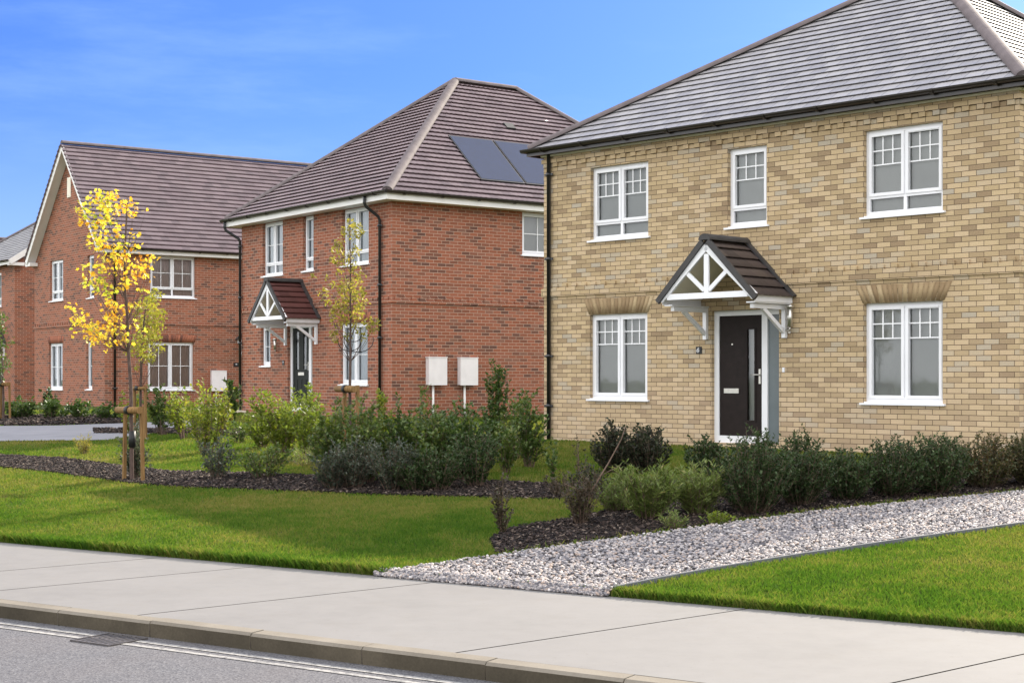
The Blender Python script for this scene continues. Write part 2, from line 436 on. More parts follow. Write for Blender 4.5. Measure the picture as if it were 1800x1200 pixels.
def window(H, x0, x1, z0, z1, lights=2, style='cross', transom=False, blind='blind_grey', tr=None, side=None, label=None, vent=False):
    """white casement window with sill, glass and blind; panel coordinates"""
    ang = 0 if side is None else R(90); loc = (0, 0, 0) if side is None else (side, 0, 0)
    sill = .045
    f = H.mb(); yo, yi = .075, .135         # frame depth inside the opening
    fw = .062; zb = z0 + sill; sw = .045    # outer frame, sash width
    f.box(x0, x0 + fw, yo, yi, zb, z1); f.box(x1 - fw, x1, yo, yi, zb, z1)
    f.box(x0 + fw, x1 - fw, yo, yi, z1 - fw, z1); f.box(x0 + fw, x1 - fw, yo, yi, zb, zb + fw)
    panes = []
    zt = zb + fw
    lw = (x1 - x0 - 2 * fw - (lights - 1) * .05) / lights
    if transom:
        zt = zb + fw + .185
        f.box(x0 + fw, x1 - fw, yo, yi, zt, zt + .05)
        for i in range(lights):
            xa = x0 + fw + i * (lw + .05)
            panes.append((xa, xa + lw, zb + fw, zt, None))
            if i: f.box(xa - .05, xa, yo, yi, zb + fw, zt)
        zt += .05
    for i in range(lights):
        xa = x0 + fw + i * (lw + .05); xb = xa + lw
        if i: f.box(xa - .05, xa, yo, yi, zt, z1 - fw)
        # opening sash, standing a little proud of the frame
        ys0, ys1 = yo - .016, yi - .004
        za, zc = zt - .012, z1 - fw + .012
        xa2, xb2 = xa - .012, xb + .012
        f.box(xa2, xa2 + sw, ys0, ys1, za, zc); f.box(xb2 - sw, xb2, ys0, ys1, za, zc)
        f.box(xa2 + sw, xb2 - sw, ys0, ys1, zc - sw, zc); f.box(xa2 + sw, xb2 - sw, ys0, ys1, za, za + sw)
        panes.append((xa2 + sw, xb2 - sw, za + sw, zc - sw, style))
    g = H.mb(); b = H.mb()
    for xa, xb, za, zc, st in panes:
        g.face([(xa, .112, za), (xb, .112, za), (xb, .112, zc), (xa, .112, zc)])
        if st: grid_bars(b, xa, xb, za, zc, .101, .111, st)
    if vent:
        xa, xb, za, zc, st = panes[-1]
        f.box(xa, xb, yo - .024, yo - .018, zc + .012, zc + .026)
    fo = f.build('window', M['white'], H.root, loc, ang)
    if label: fo['label'] = label
    g.build('glass', M['glass'], fo)
    if b.f: b.build('glazing_bars', M['bar'], fo)
    s = H.mb()
    s.box(x0 - .05, x1 + .05, -.045, 0, z0, z0 + .03); s.box(x0 + .002, x1 - .002, 0, yi, z0 + .002, z0 + sill)
    s.build('sill', M['white'], fo)
    k = H.mb(); k.face([(x0 + .004, .165, z0 + .02), (x1 - .004, .165, z0 + .02), (x1 - .004, .165, z1 - .004), (x0 + .004, .165, z1 - .004)])
    k.build('blind', M[blind], fo)
    return fo

def roof_plane(mb, bl, br, tr_, tl, gauge, thick=.025, roll=0.0, step=.075, period=.15, uoff=0.0):
    bl, br, tr_, tl = (Vector(p) for p in (bl, br, tr_, tl))
    e = (br - bl).normalized()
    upv = ((tl + tr_) / 2 - (bl + br) / 2)
    N = e.cross(upv - e * upv.dot(e)).normalized()
    if N.z < 0: N = -N
    slope = (upv - e * upv.dot(e)); L = slope.length; sdir = slope / L
    n = max(1, round(L / gauge))
    def u(p): return (p - bl).dot(e)
    for i in range(n):
        t0, t1 = i / n, (i + 1) / n
        l0, l1, r0, r1 = bl.lerp(tl, t0), bl.lerp(tl, t1), br.lerp(tr_, t0), br.lerp(tr_, t1)
        a0, a1, b0, b1 = u(l0), u(l1), u(r0), u(r1)
        lo, hi = max(a0, a1) + .004, min(b0, b1) - .004
        grid = []
        if roll > 0 and hi > lo:
            k0 = math.ceil(lo / step); k1 = math.floor(hi / step)
            grid = [k * step for k in range(k0, k1 + 1)]
        def h(x): return roll * (.5 + .5 * math.cos(2 * math.pi * (x + uoff) / period)) if roll > 0 else 0
        def pt(ux, tt, lift): return bl + e * ux + sdir * (tt * L) + N * lift
        bot = [a0] + grid + [b0]; top = [a1] + grid + [b1]
        Bv = [pt(x, t0, thick + h(x)) for x in bot]; Tv = [pt(x, min(1.0, t1 + .13 / L), .001 - thick * .63 + h(x) * .3) for x in top]
        Mv = [pt(x, t0, thick - .008 + h(x)) for x in bot]; Lv = [pt(x, min(1.0, t0 + .11 / L), -thick * .63 - .006) for x in bot]
        v0, v1 = t0 * n * gauge + .002, t1 * n * gauge - .002
        for k in range(len(bot) - 1):
            mb.face([Bv[k], Bv[k + 1], Tv[k + 1], Tv[k]], [(bot[k] + uoff, v0), (bot[k + 1] + uoff, v0), (top[k + 1] + uoff, v1), (top[k] + uoff, v1)], smooth=roll > 0)
            mb.face([Mv[k], Mv[k + 1], Bv[k + 1], Bv[k]], [(bot[k] + uoff, v0), (bot[k + 1] + uoff, v0), (bot[k + 1] + uoff, v0 + .01), (bot[k] + uoff, v0 + .01)])
            mb.face([Lv[k], Lv[k + 1], Mv[k + 1], Mv[k]], [(bot[k] + uoff, v0), (bot[k + 1] + uoff, v0), (bot[k + 1] + uoff, v0 + .01), (bot[k] + uoff, v0 + .01)])

def ridge_tiles(mb, a, b, r=.12, seg=.42, drop=.05):
    a, b = Vector(a), Vector(b); d = (b - a); L = d.length; d.normalize()
    n = max(1, round(L / seg)); sd = d.cross(Vector((0, 0, 1))).normalized(); up = sd.cross(d).normalized()
    K = 12
    for i in range(n):
        p0 = a + d * (L * i / n); p1 = a + d * (L * (i + 1) / n)
        ra, rb = r * 1.008, r
        def ring(p, rr): return [p - up * drop + sd * (rr * math.cos(t)) + up * (rr * .82 * math.sin(t)) for t in [math.pi * k / K for k in range(K + 1)]]
        A, B, A2 = ring(p0, ra), ring(p1, rb), ring(p0, ra - .007)
        for k in range(K):
            mb.face([A[k], B[k], B[k + 1], A[k + 1]])
            mb.face([A2[k], A[k], A[k + 1], A2[k + 1]])
        if i == 0: mb.face(A)
        if i == n - 1: mb.face(B[::-1])

def gutter(mb, a, b, r=.06):
    """half-round gutter from a to b (level), with brackets"""
    a, b = Vector(a), Vector(b); d = (b - a).normalized(); sd = d.cross(Vector((0, 0, 1))).normalized()
    K = 8
    A = [a + sd * (r * math.cos(t)) - Vector((0, 0, 1)) * (r * math.sin(t)) for t in [math.pi * k / K for k in range(K + 1)]]
    B = [p + (b - a) for p in A]
    for k in range(K): mb.face([A[k], A[k + 1], B[k + 1], B[k]])
    mb.face(A); mb.face(B[::-1])
    mb.face([A[0], B[0], B[K], A[K]])
    n = max(1, int((b - a).length / .95))
    for i in range(n):
        p = a + (b - a) * ((i + .5) / n)
        A = [p - d * .025 + sd * ((r + .012) * math.cos(t)) - Vector((0, 0, 1)) * ((r + .016) * math.sin(t)) for t in [math.pi * k / K for k in range(K + 1)]]
        B = [q + d * .05 for q in A]
        for k in range(K): mb.face([A[k], A[k + 1], B[k + 1], B[k]])
        mb.face(A); mb.face(B[::-1])

def downpipe(H, path, clips, nrm, r=.036, parent=None):
    m = H.mb(); m.tube(path, r, 10)
    nx, ny = nrm
    for (x, y, z) in clips:
        m.tube([(x, y, z - .03), (x, y, z + .03)], r + .012, 10)
        tx, ty = -ny, nx
        m.beam((x - tx * .10, y - ty * .10, z), (x + tx * .10, y + ty * .10, z), .02, .035)
    return m.build('downpipe', M['pipe'], H.root)

def arch(H, x0, x1, z0, z1, flare, mat, tr=front_tr, y=-.006):
    """flared soldier-brick flat arch: one wedge per brick"""
    V = []; Fc = []; rn = []
    n = max(4, round((x1 - x0) / .075)); cx = (x0 + x1) / 2
    bot = [x0 + (x1 - x0) * i / n for i in range(n + 1)]; w2 = (x1 - x0) / 2
    top = [cx + (b - cx) * (w2 + flare) / w2 for b in bot]
    for i in range(n):
        g = .005; base = len(V); q = random.random()
        dz = .006 * (i % 2)
        for yy in (y - .002 * (i % 2), .1):
            V += [tr(bot[i] + g, yy, z0), tr(bot[i + 1] - g, yy, z0), tr(top[i + 1] - g, yy, z1 + dz), tr(top[i] + g, yy, z1 + dz)]
        rn += [q] * 8
        Fc += [[base, base + 1, base + 2, base + 3], [base + 1, base + 5, base + 6, base + 2], [base + 3, base + 2, base + 6, base + 7], [base + 4, base, base + 3, base + 7], [base + 4, base + 5, base + 1, base]]
    V = np.array(V); V[:, 2] -= H.z0
    me = np_mesh('brick_arch', V, np.array(Fc), mat, {'rnd': rn})
    return link_mesh('brick_arch', me, H.root)

def string_course(H, x0, x1, zb, zt, mat, tr, dent=True, holes=()):
    m = H.mb()
    def bx(xa, xb, ya, yb, za, zc):
        P = [tr(xa, ya, za), tr(xb, ya, za), tr(xb, yb, za), tr(xa, yb, za), tr(xa, ya, zc), tr(xb, ya, zc), tr(xb, yb, zc), tr(xa, yb, zc)]
        for q in ((0, 3, 2, 1), (4, 5, 6, 7), (0, 1, 5, 4), (1, 2, 6, 5), (3, 0, 4, 7)):
            m.face([P[i] for i in q], [((xa if i in (0, 3, 4, 7) else xb), (za if i < 4 else zc)) for i in q])
    bx(x0 - .0, x1 + .0, -.034, .0, zb, zt)
    if dent:
        x = x0 + .06
        while x < x1 - .12:
            bx(x, x + .105, -.034, 0, zt, zt + .072)
            x += .225
    return m.build('string_course', mat, H.root)

def canopy(H, cx, hw, zr, ze, dp, tile, xface=None, posts=.8):
    """gabled porch canopy on gallows brackets, in front panel space"""
    r = H.mb()
    gauge = .2
    oh = .05
    yf = -dp - oh
    nrm_off = .0
    ovx = .06
    k = (zr - ze) / hw
    zl = ze - ovx * k
    roof_plane(r, (cx + hw + ovx, yf, zl), (cx + hw + ovx, -.002, zl), (cx, -.002, zr), (cx, yf, zr), gauge, .036, .008, .05, .15)
    roof_plane(r, (cx - hw - ovx, -.002, zl), (cx - hw - ovx, yf, zl), (cx, yf, zr), (cx, -.002, zr), gauge, .036, .008, .05, .15)
    ro = r.build('porch_canopy', tile, H.root)
    # dry verge strips front and wall side
    v = H.mb()
    for sgn in (1, -1):
        v.beam((cx + sgn * (hw + ovx + .01), yf + .006, zl - .02), (cx + sgn * .05, yf + .006, zr - .03), .05, .085)
        v.beam((cx + sgn * (hw + ovx + .03), -.045, zl + .035), (cx + sgn * .03, -.045, zr + .045), .08, .035)
    v.build('verge', M['ridge_dark'], ro)
    rd = H.mb(); ridge_tiles(rd, (cx, yf - .02, zr + .05), (cx, -.01, zr + .05), .115, .34, .06)
    rd.build('ridge_tiles', M['ridge_dark'], ro)
    # boarded underside
    u = H.mb()
    for sgn in (1, -1):
        q = [(cx + sgn * hw, -dp + .06, ze - .03), (cx + sgn * hw, -.004, ze - .03), (cx, -.004, zr - .07), (cx, -dp + .06, zr - .07)]
        u.face(q if sgn > 0 else q[::-1])
    u.build('soffit', M['cream'], ro)
    # truss
    tt = H.mb(); y0 = -dp - .012
    zt = zr - .05
    for sgn in (1, -1):
        a = Vector((cx + sgn * (hw + .03), y0, ze - .055)); b = Vector((cx, y0, zt - .055))
        if sgn > 0: b -= (b - a).normalized() * .005
        d = (b - a).normalized()
        up = Vector((-d.z * sgn, 0, abs(d.x)))
        tt.beam(a, b, .045, .115, (0, 0, 1))
    tt.box(cx - hw + .10, cx + hw - .10, y0 - .018 + .004, y0 + .026, ze - .055, ze + .035)
    tt.box(cx - .045, cx + .045, y0 - .012, y0 + .02, ze + .035, zt - .17)
    for sgn in (1, -1):
        tt.beam((cx + sgn * .045, y0 + .003, ze + .07), (cx + sgn * hw * .47, y0 + .003, ze + (zr - ze) * .44), .028, .065)
    tt.build('truss', M['white'], ro)
    for sgn in (1, -1):
        fs = H.mb(); x = cx + sgn * (hw - .0)
        fs.box(min(x, x + sgn * .02), max(x, x + sgn * .02), -dp + .012, -.004, ze - .125, ze - .01)
        xi = x - sgn * .16
        fs.box(min(x, xi), max(x, xi), -dp + .03, -.004, ze - .145, ze - .125)
        fs.build('fascia', M['white'], ro)
    for sgn in (1, -1):
        bm = H.mb(); x = cx + sgn * posts
        zt2 = ze - .15; zb = zt2 - .5
        bm.box(x - .035, x + .035, -.06, -.003, zb, zt2)
        bm.box(x - .034, x + .034, -dp + .1, -.06, zt2 - .07, zt2 - .002)
        bm.beam((x, -.05, zb + .09), (x, -dp * .62, zt2 - .06), .05, .06)
        bm.build('bracket', M['white'], ro)
    return ro

def plaque(H, x, z, w, h, tr=front_tr, digit=None, rot=0, loc=(0, 0, 0)):
    m = H.mb(); m.box(x - w / 2, x + w / 2, -.012, -.002, z - h / 2, z + h / 2)
    o = m.build('number_plaque', M['plaque'], H.root, loc, rot)
    n = H.mb()
    if digit == '6':
        s = h * .27; pts = []
        for k in range(15): a = R(80 + k * 22); pts.append((x - .012 + s * .62 * math.cos(a), -.016, z - s * .42 + s * .6 * math.sin(a)))
        n.tube([(x + s * .35, -.016, z + s * 1.0), (x - s * .15, -.016, z + s * .85), (x - s * .55, -.016, z + s * .3), (x - .012 - s * .62, -.016, z - s * .42)], .011, 6)
        n.tube(pts + [pts[0]], .011, 6)
    else:
        n.box(x - w * .13, x + w * .13, -.016, -.012, z - h * .05, z + h * .25)
    n.build('numeral', M['numeral'], o)
    return o

def meter_box(H, x0, x1, z0, z1, zb, rot, loc, pipe=True):
    m = H.mb()
    m.box(x0, x1, -.13, -.003, z0, z1); m.box(x0 - .012, x1 + .012, -.150, -.13, z0 - .01, z1 - .004)
    m.box(x0 - .02, x1 + .02, -.158, -.003, z1, z1 + .02)
    o = m.build('meter_box', M['meter'], H.root, loc, rot)
    if pipe:
        p = H.mb(); xc = x0 + (x1 - x0) * .35
        p.tube([(xc, -.05, zb), (xc, -.05, z0 - .01)], .028, 8)
        p.build('conduit', M['fascia'], o)
    return o

def hip_roof(H, x0, x1, y0, y1, ze, apexL, apexR, tile, gauge, roll, name='roof'):
    """front/right/back/left planes between eave rectangle and two ridge ends"""
    r = H.mb()
    A, B, C, D = (x0, y0, ze), (x1, y0, ze), (x1, y1, ze), (x0, y1, ze)
    return r, A, B, C, D

# ------------------------------------------------------------------ HOUSE 1: yellow brick
H = House('yellow_brick_house', .5616, 27.0802, -45.557, .47, 'yellow brick house with grey hipped roof and dark front door')
W, Dp = 8.958, 7.0
holes = [(1.12, 2.41, 3.95, 5.225), (4.05, 4.80, 3.97, 5.235), (6.53, 7.81, 3.95, 5.24), (1.10, 2.39, 1.25, 2.72), (6.53, 7.81, 1.25, 2.725), (3.73, 5.03, .62, 2.70)]
m = H.mb()
wall_panel(m, 0, W, .2, 5.55, holes, front_tr)
sr = side_tr(W)
wall_panel(m, 0, Dp, .2, 5.55, [], sr)
m.face([(0, Dp, .2), (0, 0, .2), (0, 0, 5.55), (0, Dp, 5.55)]); m.face([(W, Dp, .2), (0, Dp, .2), (0, Dp, 5.55), (W, Dp, 5.55)])
H.add(m, 'wall', M['yellow_brick'])
window(H, *holes[0], style='cottage', transom=True, vent=True)
window(H, *holes[1], lights=1, style='cottage', transom=True)
window(H, *holes[2], style='cottage', transom=True, vent=True)
window(H, *holes[3], style='cottage_low')
window(H, *holes[4], style='cottage_low', vent=True)
arch(H, 1.08, 2.42, 2.725, 2.985, .12, M['arch_brick'])
arch(H, 6.51, 7.84, 2.73, 2.985, .12, M['arch_brick'])
for (a, b) in ((0, W),):
    string_course(H, a - .034, b + .034, 3.06, 3.205, M['yellow_brick'], front_tr)
string_course(H, 0, Dp, 3.06, 3.205, M['yellow_brick'], sr)
m = H.mb()
def dent_row(mm, x0, x1, z0, z1, tr, d=.03):
    x = x0
    while x < x1 - .11:
        P = [tr(x, -d, z0), tr(x + .105, -d, z0), tr(x + .105, 0, z0), tr(x, 0, z0), tr(x, -d, z1), tr(x + .105, -d, z1), tr(x + .105, 0, z1), tr(x, 0, z1)]
        for q in ((0, 3, 2, 1), (4, 5, 6, 7), (0, 1, 5, 4), (1, 2, 6, 5), (3, 0, 4, 7)):
            mm.face([P[i] for i in q], [((x if i in (0, 3, 4, 7) else x + .105), (z0 if i < 4 else z1)) for i in q])
        x += .225
dent_row(m, .02, W, 5.33, 5.40, front_tr); dent_row(m, .02, Dp, 5.33, 5.40, sr)
def band(mm, x0, x1, z0, z1, tr, d=.03):
    P = [tr(x0, -d, z0), tr(x1, -d, z0), tr(x1, 0, z0), tr(x0, 0, z0), tr(x0, -d, z1), tr(x1, -d, z1), tr(x1, 0, z1), tr(x0, 0, z1)]
    for q in ((0, 3, 2, 1), (4, 5, 6, 7), (0, 1, 5, 4), (1, 2, 6, 5), (3, 0, 4, 7)):
        mm.face([P[i] for i in q], [((x0 if i in (0, 3, 4, 7) else x1), (z0 if i < 4 else z1)) for i in q])
band(m, -.03, W + .03, 5.40, 5.475, front_tr); band(m, 0, Dp, 5.40, 5.475, sr)
H.add(m, 'dentil_course', M['yellow_brick'])
m = H.mb(); m.box(-.03, W + .03, -.05, -.0, 5.515, 5.545); m.box(W, W + .05, 0, Dp, 5.515, 5.545); H.add(m, 'soffit_trim', M['cream'])
# door
d = H.mb()
x0, x1, zb, zt = 3.73, 5.03, .62, 2.70
yo, yi = .07, .14
d.box(x0, x0 + .09, yo, yi, zb, zt); d.box(4.655, 4.76, yo, yi, zb, zt - .08); d.box(x0 + .09, x1, yo, yi, zt - .08, zt); d.box(x0 + .09, 4.655, yo - .01, yi, zb, zb + .11); d.box(5.0, x1, yo, yi, zb, zt - .08)
fr_o = d.build('door', M['white'], H.root)
d = H.mb()
dx0, dx1, dz0, dz1 = 3.82, 4.655, .73, 2.62
gx0, gx1, gz0, gz1 = 4.36, 4.50, .98, 2.40
d.box(dx0, gx0, .095, .135, dz0, dz1); d.box(gx1, dx1, .095, .135, dz0, dz1); d.box(gx0, gx1, .095, .135, dz0, gz0); d.box(gx0, gx1, .095, .135, gz1, dz1)
for a in ((gx0 - .028, gx0, .085, .095, gz0 - .028, gz1 + .028), (gx1, gx1 + .028, .085, .095, gz0 - .028, gz1 + .028), (gx0, gx1, .085, .095, gz1, gz1 + .028), (gx0, gx1, .085, .095, gz0 - .028, gz0)): d.box(*a)
d.build('door_leaf', M['door_brown'], fr_o)
d = H.mb(); d.face([(gx0, .11, gz0), (gx1, .11, gz0), (gx1, .11, gz1), (gx0, .11, gz1)]); d.build('door_glass', M['glass'], fr_o)
d = H.mb(); d.face([(x0, .16, zb), (x1, .16, zb), (x1, .16, zt), (x0, .16, zt)]); d.build('hall_blind', M['blind_grey'], fr_o)
d = H.mb(); d.box(4.76, 5.0, .1, .13, zb + .03, zt - .08); d.build('side_panel', M['sidelight'], fr_o)
d = H.mb(); d.box(3.91, 4.20, .083, .0945, 1.40, 1.475); d.build('letter_plate', M['steel'], fr_o)
d = H.mb(); d.box(4.585, 4.62, .085, .0945, 1.55, 1.78); d.tube([(4.60, .09, 1.69), (4.60, .04, 1.69), (4.59, .035, 1.69), (4.47, .035, 1.69)], .011, 8); d.build('handle', M['steel'], fr_o)
d = H.mb(); d.tube([(4.07, .085, 2.17), (4.07, .0945, 2.17)], .014, 10); d.build('spyhole', M['steel'], fr_o)
canopy(H, 4.39, .87, 3.74, 2.90, .95, M['dark_tile'], posts=.76)
plaque(H, 3.478, 2.085, .115, .115, digit='6')
d = H.mb(); d.box(5.21, 5.25, -.02, -.003, 2.32, 2.74); d.tube([(5.30, -.10, 2.42), (5.30, -.10, 2.70)], .045, 12); d.tube([(5.30, -.10, 2.70), (5.30, -.10, 2.74)], .06, 12); d.tube([(5.23, -.02, 2.40), (5.23, -.09, 2.36), (5.30, -.10, 2.36), (5.30, -.10, 2.42)], .016, 8)
d.build('wall_light', M['steel'], H.root)
d = H.mb(); d.box(5.10, 5.14, -.02, -.002, 1.73, 1.80); d.build('doorbell', M['white'], H.root)
# roof
ex0, ex1, ey0, ey1, ze = -.2, W + .2, -.22, Dp + .22, 5.64
AL = (5.25, 3.5, 8.37); AR = (5.65, 3.5, 8.37)
r = H.mb()
roof_plane(r, (ex0, ey0, ze), (ex1, ey0, ze), AR, AL, .205)
roof_plane(r, (ex1, ey0, ze), (ex1, ey1, ze), AR, AR, .205)
roof_plane(r, (ex1, ey1, ze), (ex0, ey1, ze), AL, AR, .205)
roof_plane(r, (ex0, ey1, ze), (ex0, ey0, ze), AL, AL, .205)
ro = r.build('roof', M['slate_tile'], H.root)
r = H.mb()
for a, b in (((ex1 - .02, ey0 + .02, ze), AR), ((ex0 + .02, ey0 + .02, ze), AL), ((ex1, ey1, ze), AR), ((ex0, ey1, ze), AL), (AL, AR)):
    a = Vector(a) + Vector((0, 0, .04)); b = Vector(b) + Vector((0, 0, .04)); ridge_tiles(r, a, b, .115, .42, .04)
r.build('hip_tiles', M['ridge'], ro)
g = H.mb(); zg_ = 5.645
gutter(g, (ex0 - .08, ey0 - .05, zg_), (ex1 + .08, ey0 - .05, zg_)); gutter(g, (ex1 + .05, ey0 - .08, zg_), (ex1 + .05, ey1, zg_)); gutter(g, (ex0 - .05, ey1, zg_), (ex0 - .05, ey0 - .08, zg_))
g.box(ex0 - .01, ex1 + .01, ey0, ey0 + .03, 5.53, 5.64); g.box(ex1 - .03, ex1, ey0 + .03, ey1, 5.53, 5.64); g.box(ex0, ex0 + .03, ey0 + .03, ey1, 5.53, 5.64)
g.box(ex0 + .03, ex1 - .03, ey0 + .03, -.05, 5.55, 5.56)
g.build('gutter', M['gutter'], H.root)
downpipe(H, [(.168, -.05, .5), (.168, -.05, 5.55), (.168, -.22, 5.62)], [(.168, -.05, z) for z in (1.15, 2.02, 3.72, 5.2)], (0, -1))

# ------------------------------------------------------------------ HOUSE 2: red brick hipped with solar panels
H = House('red_brick_house', -7.1437, 40.6075, -53.471, .69, 'red brick house with brown hipped roof and two solar panels')
W, Dp = 7.457, 10.5
holes = [(1.20, 2.28, 4.215, 5.61), (3.34, 3.86, 4.23, 5.61), (5.25, 6.45, 4.25, 5.61), (1.10, 1.61, 1.91, 2.955), (5.15, 6.40, 1.45, 2.92), (2.55, 3.80, .80, 2.955)]
m = H.mb()
wall_panel(m, 0, W, .4, 5.75, holes, front_tr)
sr = side_tr(W)
sholes = [(3.67, 4.75, 4.555, 5.61)]
wall_panel(m, 0, Dp, .4, 5.75, sholes, sr)
m.face([(0, Dp, .4), (0, 0, .4), (0, 0, 5.75), (0, Dp, 5.75)]); m.face([(W, Dp, .4), (0, Dp, .4), (0, Dp, 5.75), (W, Dp, 5.75)])
H.add(m, 'wall', M['red_brick'])
window(H, *holes[0], style='bar', transom=True, blind='curtain')
window(H, *holes[1], lights=1, style='bar', transom=True, blind='curtain')
window(H, *holes[2], style='bar', transom=True, blind='curtain')
window(H, *holes[3], lights=1, style='bar', blind='curtain')
window(H, *holes[4], style='bar', blind='curtain')
window(H, *sholes[0], lights=1, style='cross', blind='blind_grey', side=W)
arch(H, 5.11, 6.44, 2.925, 3.15, .12, M['arch_brick_red'])
string_course(H, -.034, W + .034, 3.33, 3.405, M['red_brick'], front_tr, True); string_course(H, 0, Dp, 3.33, 3.405, M['red_brick'], sr, True)
d = H.mb()
x0, x1, zb, zt = 2.55, 3.80, .80, 2.955
d.box(x0, x0 + .10, .07, .14, zb, zt); d.box(3.50, 3.62, .07, .14, zb, zt - .08); d.box(x0 + .1, x1, .07, .14, zt - .08, zt); d.box(x0 + .1, 3.50, .06, .14, zb, zb + .1); d.box(3.77, x1, .07, .14, zb, zt - .08)
fo = d.build('door', M['white'], H.root)
d = H.mb(); gl_ = [(2.80, 2.95), (3.18, 3.33)]
d.box(2.65, 2.80, .095, .13, zb + .1, zt - .08); d.box(2.95, 3.18, .095, .13, zb + .1, zt - .08); d.box(3.33, 3.50, .095, .13, zb + .1, zt - .08)
for a, b in gl_: d.box(a, b, .095, .13, zb + .1, 1.85); d.box(a, b, .095, .13, 2.78, zt - .08)
for xa in (2.78, 3.0, 3.22): d.box(xa, xa + .1, .088, .095, 1.0, 1.6)
d.build('door_leaf', M['door_green'], fo)
d = H.mb()
for a, b in gl_: d.face([(a, .11, 1.85), (b, .11, 1.85), (b, .11, 2.78), (a, .11, 2.78)])
d.build('door_glass', M['glass'], fo)
d = H.mb(); d.face([(x0, .16, zb), (x1, .16, zb), (x1, .16, zt), (x0, .16, zt)]); d.build('hall_blind', M['blind_grey'], fo)
d = H.mb(); d.box(3.62, 3.77, .1, .13, zb, zt - .08); d.build('side_panel', M['sidelight'], fo)
d = H.mb(); d.box(2.93, 3.22, .083, .0945, 1.70, 1.775); d.build('letter_plate', M['steel'], fo)
d = H.mb(); d.box(3.42, 3.45, .085, .0945, 1.83, 2.03); d.tube([(3.43, .09, 1.96), (3.43, .04, 1.96), (3.32, .04, 1.96)], .01, 6); d.build('handle', M['steel'], fo)
canopy(H, 3.255, .89, 4.0, 3.10, .92, M['canopy_red_tile'], posts=.78)
plaque(H, 2.32, 2.02, .11, .12)
d = H.mb(); d.tube([(2.05, -.09, 2.35), (2.05, -.09, 2.6)], .04, 10); d.tube([(2.05, -.09, 2.6), (2.05, -.09, 2.63)], .055, 10); d.tube([(2.0, -.01, 2.33), (2.05, -.09, 2.31), (2.05, -.09, 2.35)], .014, 6)
d.build('wall_light', M['steel'], H.root)
meter_box(H, .91, 1.39, 1.48, 2.10, .5, R(90), (W, 0, 0)); meter_box(H, 1.79, 2.26, 1.475, 2.095, .5, R(90), (W, 0, 0))
ex0, ex1, ey0, ey1, ze = -.3, W + .34, -.35, Dp + .35, 5.79
AF = (3.73, 4.27, 9.37); AB = (3.73, 6.25, 9.37)
r = H.mb(); RL = .012
roof_plane(r, (ex0, ey0, ze), (ex1, ey0, ze), AF, AF, .197, .045, RL)
roof_plane(r, (ex1, ey0, ze), (ex1, ey1, ze), AB, AF, .197, .045, RL)
roof_plane(r, (ex1, ey1, ze), (ex0, ey1, ze), AB, AB, .197, .045, RL)
roof_plane(r, (ex0, ey1, ze), (ex0, ey0, ze), AF, AB, .197, .045, RL)
ro = r.build('roof', M['brown_tile'], H.root)
r = H.mb()
for a, b in (((ex1 - .02, ey0 + .02, ze), AF), ((ex0 + .02, ey0 + .02, ze), AF), ((ex1, ey1, ze), AB), ((ex0, ey1, ze), AB), (AF, AB)):
    ridge_tiles(r, Vector(a) + Vector((0, 0, .05)), Vector(b) + Vector((0, 0, .05)), .125, .42, .04)
r.build('hip_tiles', M['ridge'], ro)
kk = (9.37 - 5.79) / (ex1 - 3.73)
Ns = Vector((kk, 0, 1)).normalized(); dwn = Vector((1, 0, -kk)).normalized()
def roofpt(x, y, lift): return Vector((x, y, ze + (ex1 - x) * kk)) + Ns * lift
for (ya, yb) in ((2.60, 3.90), (3.94, 5.24)):
    p = H.mb(); q = H.mb()
    xa, xb = 5.85, 7.24
    T = [roofpt(xa, ya, .06), roofpt(xb, ya, .06), roofpt(xb, yb, .06), roofpt(xa, yb, .06)]
    Bt = [v - Ns * .06 for v in T]
    q.face(T)
    for i in range(4): q.face([T[i], Bt[i], Bt[(i + 1) % 4], T[(i + 1) % 4]])
    so = q.build('solar_panel', M['solar_frame'], H.root)
    w = .03; G = [roofpt(xa + w, ya + w, .064), roofpt(xb - w, ya + w, .064), roofpt(xb - w, yb - w, .064), roofpt(xa + w, yb - w, .064)]
    p.face(G); p.build('panel_glass', M['solar'], so)
for (x, y) in ((5.25, 4.9), (6.6, 8.0)):
    v = H.mb(); c0 = roofpt(x, y, .04); v.beam(c0 - Vector((0, .14, 0)), c0 + Vector((0, .14, 0)), .22, .06, Ns)
    v.build('roof_vent', M['black'], ro)
f = H.mb()
f.box(ex0 - .01, ex1 + .01, ey0, ey0 + .025, 5.615, 5.755); f.box(ex1 - .025, ex1, ey0 + .025, ey1, 5.615, 5.755); f.box(ex0, ex0 + .025, ey0 + .025, ey1, 5.615, 5.755)
f.box(ex0 + .025, ex1 - .025, ey0 + .025, -.003, 5.617, 5.627); f.box(W + .003, ex1 - .025, -.003, ey1, 5.617, 5.627); f.box(ex0 + .025, -.003, -.003, ey1, 5.617, 5.627)
f.build('fascia', M['fascia'], H.root)
g = H.mb(); zg_ = 5.80
gutter(g, (ex0 - .08, ey0 - .06, zg_), (ex1 + .08, ey0 - .06, zg_)); gutter(g, (ex1 + .06, ey0 - .08, zg_), (ex1 + .06, ey1, zg_)); gutter(g, (ex0 - .06, ey1, zg_), (ex0 - .06, ey0 - .08, zg_))
g.build('gutter', M['gutter'], H.root)
for xp, xt in ((.02, -.2), (7.03, 6.92)):
    downpipe(H, [(xp, -.06, .65), (xp, -.06, 5.22), (xp, -.10, 5.30), (xt, -.36, 5.52), (xt, -.40, 5.60), (xt, -.40, 5.76)], [(xp, -.06, z) for z in (1.3, 2.55, 3.75, 5.1)], (0, -1))
m = H.mb(); m.box(-.25, .35, -.35, -.05, .45, .78); m.build('drain_surround', M['cream'], H.root)

